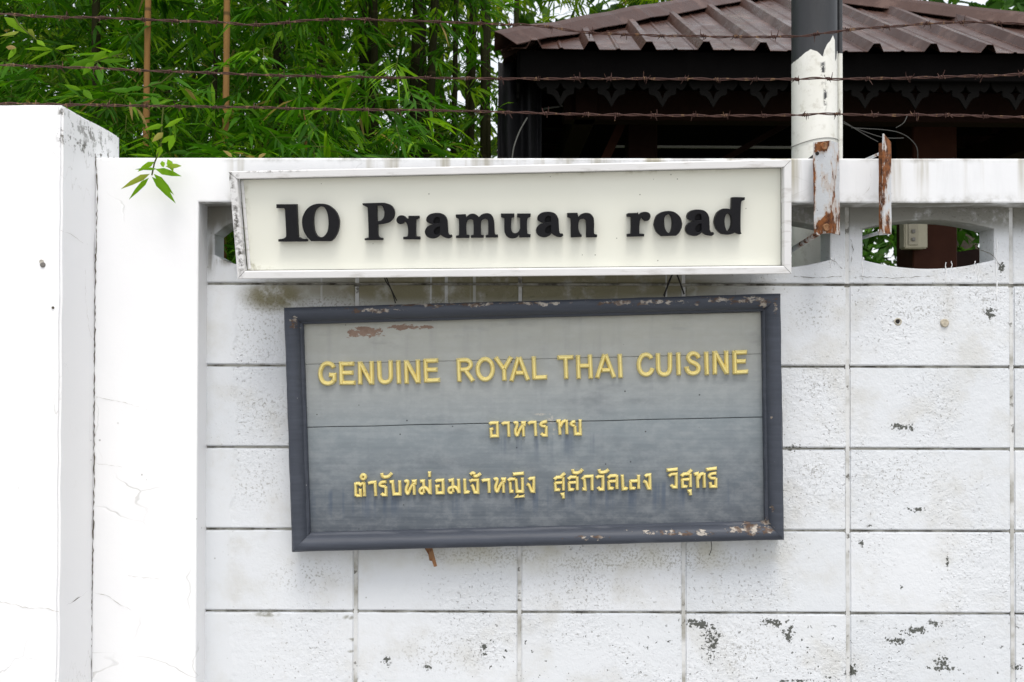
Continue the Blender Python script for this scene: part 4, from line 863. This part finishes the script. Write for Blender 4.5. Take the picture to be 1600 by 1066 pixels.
# ------------------------------------------------------------------ foliage
def mat_leaf(name, dark, mid, light, trans=.42, rough=.6):
    s = NT(name); t_ = s.attr('tone'); col = s.ramp(t_, [(0, dark), (.5, mid), (.93, light), (1.0, (.30, .22, .08))])
    tr = s.n.new('ShaderNodeBsdfTranslucent'); s.l.new(s.mix(.5, col, s.mix(1.0, col, (1.6, 1.9, .6), 'MULTIPLY')), tr.inputs['Color'])
    s.out(col, rough, spec=.12); mx = s.n.new('ShaderNodeMixShader'); mx.inputs[0].default_value = trans
    s.l.new(s.b.outputs[0], mx.inputs[1]); s.l.new(tr.outputs[0], mx.inputs[2]); s.l.new(mx.outputs[0], s.n['Material Output'].inputs['Surface']); return s.m
M_leaf = mat_leaf('bamboo_leaf', (.012, .052, .003), (.046, .150, .004), (.20, .36, .012)); M_leafb = mat_leaf('bamboo_leaf_far', (.026, .066, .003), (.090, .170, .004), (.26, .36, .012))
M_broad = mat_leaf('broad_leaf', (.020, .060, .010), (.045, .12, .016), (.10, .22, .03))
def leaf_arrays(B, D, S_, L, Wd, droop):
    """batched lanceolate leaves: base, direction, side vector"""
    down = np.array([0, 0, -1.0]); n = len(B); Nn = np.cross(S_, D); out = np.empty((n, 8, 3))
    def pt(t, w_, fold=0): return B+D*(L*t)[:, None]+down*(droop*L*t*t)[:, None]+S_*(Wd*w_)[:, None]+Nn*(Wd*fold)[:, None]
    out[:, 0] = pt(0, 0); out[:, 1] = pt(.28, -.5, .16); out[:, 2] = pt(.28, 0); out[:, 3] = pt(.28, .5, .16)
    out[:, 4] = pt(.64, -.38, .13); out[:, 5] = pt(.64, 0); out[:, 6] = pt(.64, .38, .13); out[:, 7] = pt(1.0, 0)
    return out
LF = [(0, 2, 1), (0, 3, 2), (1, 2, 5, 4), (2, 3, 6, 5), (4, 5, 7), (5, 6, 7)]
def leaves_mesh(name, A, tone, m):
    n = len(A); me = bpy.data.meshes.new(name); co = A.reshape(-1, 3); lens = np.tile([len(f) for f in LF], n); idx = np.array([i for f in LF for i in f])
    loops = (idx[None, :]+(np.arange(n)*8)[:, None]).ravel(); starts = np.concatenate(([0], np.cumsum(lens)[:-1]))
    me.vertices.add(n*8); me.vertices.foreach_set('co', co.ravel()); me.loops.add(len(loops)); me.loops.foreach_set('vertex_index', loops.astype(np.int32))
    me.polygons.add(len(lens)); me.polygons.foreach_set('loop_start', starts.astype(np.int32)); me.update(calc_edges=True); me.validate()
    a = me.attributes.new('tone', 'FLOAT', 'POINT'); a.data.foreach_set('value', np.repeat(tone, 8).astype(np.float32)); me.materials.append(m); return me
def nz(v): return v/np.maximum(np.linalg.norm(v, axis=-1, keepdims=True), 1e-9)
def branchlets(P, nl, Lm, Wm, droop_dir=.45):
    """fans of leaves on short twigs; returns leaf arrays and twig segments"""
    Bs, Ds, Ss, Ls, Ws, Dr, T, seg = [], [], [], [], [], [], [], []
    for p in P:
        az = rng.uniform(0, 2*np.pi); d = np.array([math.cos(az), math.sin(az), rng.uniform(-.9, .25)-droop_dir*.3]); d /= np.linalg.norm(d)
        up = np.array([rng.normal(0, .35), rng.normal(0, .35), 1.0]); s_ = np.cross(d, up); s_ /= np.linalg.norm(s_); k = rng.integers(nl[0], nl[1]+1); TL = Lm*rng.uniform(.7, 1.2); tone0 = rng.beta(2, 2.4)
        seg.append((p, p+d*TL))
        for j in range(k):
            u = .25+.75*(j+1)/k; sg_ = 1 if j % 2 else -1; an = math.radians(rng.uniform(18, 52))*(1 if j < k-1 else .15)
            dd = d*math.cos(an)+s_*sg_*math.sin(an)+rng.normal(0, .12, 3); dd /= np.linalg.norm(dd); ss = np.cross(dd, up+rng.normal(0, .5, 3)); ss /= np.linalg.norm(ss)
            Bs.append(p+d*TL*u); Ds.append(dd); Ss.append(ss); Ls.append(Lm*rng.uniform(.45, 1.4)); Ws.append(Wm*rng.uniform(.7, 1.25)); Dr.append(rng.uniform(.05, .5)); T.append(min(.92, max(0, tone0*.75+rng.normal(.10, .12))) if rng.random() > .007 else 1.0)
    return leaf_arrays(np.array(Bs), np.array(Ds), np.array(Ss), np.array(Ls), np.array(Ws), np.array(Dr)), np.array(T), seg
def twigs_mesh(name, seg, r, m):
    n = len(seg); A = np.array([s[0] for s in seg]); Bq = np.array([s[1] for s in seg]); d = nz(Bq-A); a = nz(np.cross(d, np.array([.3, .2, 1.0]))); b = np.cross(d, a); v = np.empty((n, 6, 3))
    for k in range(3):
        o_ = a*math.cos(k*2.094)+b*math.sin(k*2.094); v[:, k] = A+o_*r; v[:, 3+k] = Bq+o_*r*.5
    f = [(i*6+k, i*6+(k+1) % 3, i*6+3+(k+1) % 3, i*6+3+k) for i in range(n) for k in range(3)]; me = mesh(name, v.reshape(-1, 3), f); me.materials.append(m); return me
def mat_culm(name, a, b):
    s = NT(name); X, Y, Z = s.sep(s.P); c = s.mix(s.noise(6, 4, .6, s.map((1, 1, .25))), a, b); nd = s.rng(s.m2('ABSOLUTE', s.m2('SUBTRACT', s.m2('FRACT', s.m2('MULTIPLY', Z, 3.3)), .5)), .47, .492)
    return s.out(s.mix(s.m2('MULTIPLY', nd, .7), c, (.05, .04, .02)), .75, spec=.06)
M_tan = mat_culm('tan_culm', (.17, .085, .028), (.26, .15, .055)); M_dkc = mat_culm('dark_culm', (.010, .011, .004), (.028, .028, .010)); M_twig = simple('twig', (.06, .075, .018), .8, spec=.06)
def culm(parent, x, y, z1, r, lean, m):
    pts = []; rr = []
    for i in range(int(z1/.1)+1):
        z = i*.1; pts.append((x+lean[0]*z+.015*math.sin(z*1.3+x*9), y+lean[1]*z, z)); node = (i % 3 == 0); rr.append(r*(1-.35*z/z1)*(1.10 if node else 1))
    me = tube_mesh('culm', pts, rr, 10); return obj('culm', me, m, parent)
def scatter(n, xr, yr, zr, keep=None):
    out = []
    while len(out) < n:
        p = np.array([rng.uniform(*xr), rng.uniform(*yr), rng.uniform(*zr)])
        if keep is None or rng.random() < keep(p): out.append(p)
    return out
def clump(name, label, base, culms, P, nl, Lm, Wm, m, seed, tw=.0012, single=0):
    t = thing(name, base, label, 'bamboo', 'bamboo behind the wall')
    for c in culms: culm(t, *c)
    A, T, seg = branchlets(P, nl, Lm, Wm)
    if single:                                        # the nearest leaves in view are leaves of their own
        c = A.mean(1); px = 800+F*c[:, 0]/c[:, 1]; sl = (c[:, 2]-CAMZ)/c[:, 1]; see = (px > 0) & (px < 800) & (sl > .205) & (sl < .35)
        order = np.argsort(np.where(see, c[:, 1], 99))[:single]
        for i in order: obj('leaf', leaves_mesh('leaf', A[i:i+1], T[i:i+1], m), None, t)
        keep_ = np.ones(len(A), bool); keep_[order] = False; A = A[keep_]; T = T[keep_]
    tag(obj('foliage', leaves_mesh('foliage', A, T, m), None, t), kind='stuff'); tag(obj('twigs', twigs_mesh('twigs', seg, tw, M_twig), None, t), kind='stuff'); return t
def pxof(p):                                          # where along the wall a point shows, used only for thinning the crown
    return 800+F*p[0]/p[1]
near = clump('bamboo_clump', 'leafy green bamboo spilling over the wall beside the pillar, with slim tan culms', (X_at(250, 3.3), 3.3, 0),
    [(X_at(240, 3.16), 3.16, 3.6, .0125, (-.004, 0), M_tan), (X_at(352, 3.20), 3.20, 3.8, .0130, (-.004, 0), M_tan), (X_at(340, 3.85), 3.85, 3.8, .011, (.0, 0), M_dkc), (X_at(140, 3.4), 3.4, 3.4, .019, (.006, 0), M_dkc), (X_at(478, 3.2), 3.2, 2.42, .0065, (0, 0), M_tan)],
    scatter(800, (-3.0, -.4), (3.0, 4.6), (3.0, 4.4))+scatter(900, (-2.4, -.30), (2.9, 3.8), (1.75, 2.55))+scatter(1200, (-2.8, -.65), (3.1, 4.2), (2.1, 3.4))+scatter(330, (-1.75, -.50), (2.72, 3.1), (1.82, 2.30)), (6, 9), .098, .0125, M_leaf, 1, single=230)  # first scatter: unseen canopy above the frame, added to shade the leaves
mid = clump('bamboo_clump', 'tall bamboo with many dark culms between the leafy bamboo and the brown pavilion', (X_at(620, 5.2), 5.2, 0),
    [(X_at(px, yy)-.0, yy, 5.2, rr, (random.uniform(-.03, .03), random.uniform(-.02, .02)), M_dkc) for px, yy, rr in ((412, 5.0, .018), (445, 5.2, .022), (482, 5.4, .024), (500, 5.1, .016), (552, 5.0, .026), (565, 5.4, .03), (590, 4.9, .022), (604, 5.3, .026), (628, 5.1, .030), (640, 5.5, .024), (655, 4.9, .026), (672, 5.2, .020), (688, 5.6, .026), (705, 5.3, .018), (722, 5.8, .026), (745, 5.5, .022), (762, 5.9, .022))],
    scatter(900, (-3.4, -.2), (4.0, 6.0), (4.2, 5.8))+scatter(3300, (-3.2, -.14), (4.3, 5.9), (1.9, 4.7), lambda p: (1.0 if p[2] > 3.0 or pxof(p) < 550 else .55))+scatter(420, (-1.7, -.22), (4.2, 5.2), (1.9, 2.6)), (6, 9), .11, .0140, M_leaf, 2)  # first scatter: leaves added above the view to darken the interior
far = clump('bamboo_clump', 'distant yellow-green bamboo thicket showing bright sky through its leaves', (-1.8, 7.5, 0),
    [(random.uniform(-4.2, -.1), random.uniform(7, 8.4), 6.5, random.uniform(.02, .035), (random.uniform(-.04, .04), 0), M_dkc) for _ in range(30)],
    scatter(9000, (-5.8, 2.4), (6.2, 9.8), (1.2, 6.2), lambda p: 0.0 if (p[0] > -.25 and p[1] < 8.1) else (.72 if (570 < pxof(p) < 775 and p[2] < 1.63+.33*p[1] and p[2] > 1.63+.22*p[1]) else 1.0)), (5, 8), .15, .021, M_leafb, 3, .002)
# single leaves of the sprigs that reach out over the wall
def one_leaf(parent, b, t_, wd, tone, bend=.1):
    b = np.array(b, float); t_ = np.array(t_, float); d = t_-b; L = np.linalg.norm(d); d = d/L; view = nz(np.array([b[0], b[1], 0.0])); s_ = nz(np.cross(d, view)+np.array([0, 0, .02])); s_ = nz(s_+view*rng.uniform(-.5, .5))
    A = leaf_arrays(b[None], (d+np.array([0, 0, bend]))[None], s_[None], np.array([L]), np.array([wd]), np.array([bend])); return obj('leaf', leaves_mesh('leaf', A, np.array([tone]), M_leaf), None, parent)
Z1 = 3.33
def sprig(stem, leaves, Y, wd, tone):
    P = [at_y(a/Z1, b/Z1, Y+i*-.004) for i, (a, b) in enumerate(stem)]; br = obj('branch', tube_mesh('branch', P, .0019, 5), M_twig, near)
    for a, b, c, d, k in leaves: one_leaf(br, at_y(a/Z1, b/Z1, Y-.012), at_y(c/Z1, d/Z1, Y-.012+random.uniform(-.04, .03)), wd*k, min(1, max(0, tone+random.uniform(-.15, .15))))
sprig([(850, 560), (842, 640), (838, 760), (803, 850), (790, 912)], [(780, 905, 628, 985, 1), (775, 925, 670, 1040, .85), (790, 920, 915, 1060, 1.25), (800, 905, 905, 1015, 1), (808, 880, 946, 918, 1.3), (862, 866, 946, 864, 1), (872, 828, 902, 896, 1), (840, 762, 815, 828, 1), (905, 704, 880, 786, 1.2), (803, 842, 715, 895, .9), (842, 838, 850, 872, .8), (838, 745, 900, 705, .8), (820, 880, 700, 882, .5), (800, 815, 660, 805, .4), (850, 690, 790, 740, 1), (850, 650, 745, 680, .9), (855, 665, 960, 610, .8)], YP-.045, .0140, .84)
sprig([(60, 60), (100, 130), (150, 175), (235, 245)], [(20, 88, 146, 178, 1.9), (100, 166, 0, 188, 1), (145, 150, 182, 198, 1.2), (190, 208, 236, 242, 1.2), (275, 258, 122, 256, .9), (285, 256, 402, 240, .9), (275, 262, 140, 328, .6), (30, 245, 85, 250, 1.1), (85, 250, 40, 312, 1.1)], 2.66, .0125, .88)
sprig([(640, 280), (560, 300), (495, 322), (470, 335)], [(495, 315, 350, 350, 1.5), (480, 312, 560, 262, 1.5), (490, 322, 430, 392, 1.6), (508, 325, 527, 446, 1.8), (515, 320, 678, 316, 1.1), (432, 465, 482, 520, 1.5), (560, 300, 640, 262, 1.1), (425, 470, 330, 440, 1)], 2.62, .0125, .66)
sprig([(900, 380), (840, 430), (770, 450), (700, 470)], [(770, 445, 850, 428, 1.3), (745, 455, 645, 470, 1.1), (690, 470, 560, 470, 1.3), (660, 500, 720, 560, 1.1), (790, 500, 830, 570, 1.5), (800, 450, 930, 470, 1), (900, 400, 1010, 470, 1)], 2.70, .013, .5)
# a few dry brown leaves caught along the coping
for (a, b, c, d, Yq, lab) in ((403, 247, 416, 240, 2.44, 'curled orange dry leaf lying on the wall coping above the address sign'), (363, 246, 348, 235, 2.46, 'small brown dry leaf lying on the coping left of the orange one')):
    d_ = one_leaf(None, at_y(a, b, Yq), at_y(c, d, Yq), .009, 1.0, .25); d_.name = 'dry_leaf'; tag(d_, lab, 'leaf', 'dry leaves on the coping')
one_leaf(near, at_y(203, 158, 2.78), at_y(207, 190, 2.78), .010, 1.0, .2)

# broadleaf tree behind the pavilion, shrub behind its open side
def broad(name, label, base, trunk, P, n, Lm, Wm, cat):
    t = thing(name, base, label, cat)
    for pts, rr in trunk: obj('trunk' if rr[0] > .04 else 'limb', tube_mesh('trunk', pts, rr, 8), simple('bark', (.08, .065, .05), .8, var=.4), t)
    A, T, seg = branchlets(P, n, Lm, Wm, .6); tag(obj('crown', leaves_mesh('crown', A, T, M_broad), None, t), kind='stuff'); tag(obj('twigs', twigs_mesh('twigs', seg, .004, M_twig), None, t), kind='stuff')
def ball(n, c, r):
    out = []
    while len(out) < n:
        q = rng.uniform(-1, 1, 3); l = np.linalg.norm(q)
        if .35 < l < 1 and vnoise(*(q*1.0), 2.3) > -.18: out.append(np.array(c)+q*np.array(r))
    return out
broad('garden_tree', 'broad leaved dark green tree rising behind the brown pavilion roof', (4.6, 10, 0), [([(4.6, 10, 0), (4.55, 10, 2), (4.4, 10, 3.6), (4.3, 10, 5)], [.16, .14, .11, .06]), ([(4.4, 10, 3.4), (5.2, 9.8, 4.5), (5.9, 9.7, 5.2)], [.035, .03, .02]), ([(4.45, 10, 3.2), (3.6, 9.8, 4.4), (3.0, 9.8, 5.0)], [.035, .03, .02])],
      ball(620, (4.6, 10, 5.6), (2.6, 1.5, 1.7)), (5, 8), .17, .075, 'tree')
broad('garden_shrub', 'bright green leafy shrub seen through the vent opening behind the brown post', (3.9, 8.4, 0), [([(3.9, 8.4, 0), (3.95, 8.4, .9), (3.8, 8.4, 1.8)], [.035, .03, .02])],
      ball(1300, (4.1, 8.6, 2.1), (2.0, .9, 1.4)), (5, 8), .14, .05, 'shrub')

# dense trees at the end of the garden, seen only as a dark mass between the bamboo
def tree_line():
    n = 12000; P = np.empty((n, 3)); P[:, 0] = rng.uniform(-9, 11, n); P[:, 1] = rng.uniform(11, 13.5, n); P[:, 2] = rng.uniform(.2, 6.6, n)+rng.normal(0, .3, n)
    px = 800+F*P[:, 0]/P[:, 1]; sl = (P[:, 2]-CAMZ)/P[:, 1]
    gap = ((px > 570) & (px < 785) & (sl > .215) & (sl < .325)) | ((px > 385) & (px < 450) & (sl > .19) & (sl < .24)) | ((px < 70) & (sl > .31) & (sl < .345)) | ((px > 1330) & (sl > .335))
    P = P[~(gap & (rng.uniform(0, 1, n) < .55))]; n = len(P)
    D = nz(rng.normal(0, 1, (n, 3))*np.array([1, 1, .5])+np.array([0, 0, -.4])); S_ = nz(np.cross(D, rng.normal(0, .5, (n, 3))+np.array([0, -.6, .6]))); L = rng.uniform(.16, .36, n)
    A = leaf_arrays(P, D, S_, L, L*.42, rng.uniform(.1, .4, n)); T = np.clip(rng.beta(2, 2.5, n), 0, .9)
    m = mat_leaf('far_tree_leaf', (.010, .030, .004), (.022, .060, .006), (.06, .13, .012)); o = obj('tree_line', leaves_mesh('tree_line', A, T, m)); tag(o, 'dark green mass of trees closing the garden far behind the bamboo', 'trees', kind='stuff')
tree_line()
# white paint runs on the vent course
M_drip = simple('white_paint_run', (.80, .81, .82), .45)
for k, (x, ya, yb, wd) in enumerate(((1557, 372, 470, .0026), (1523, 408, 426, .0020), (1348, 404, 436, .0026), (1478, 410, 442, .0022), (1487, 408, 424, .0018), (1528, 412, 440, .002), (1298, 402, 418, .002))):
    P = [at_y(x+.8*math.sin(i*1.3+k), ya+(yb-ya)*i/8, YW+.0006) for i in range(9)]; v, f = tube(P, [wd*(.5+.15*math.sin(i*2.2+k)) for i in range(8)]+[wd*.75], 6); me = mesh('paint_run', v, f); smooth(me)
    obj('paint_run', me, M_drip, wall)
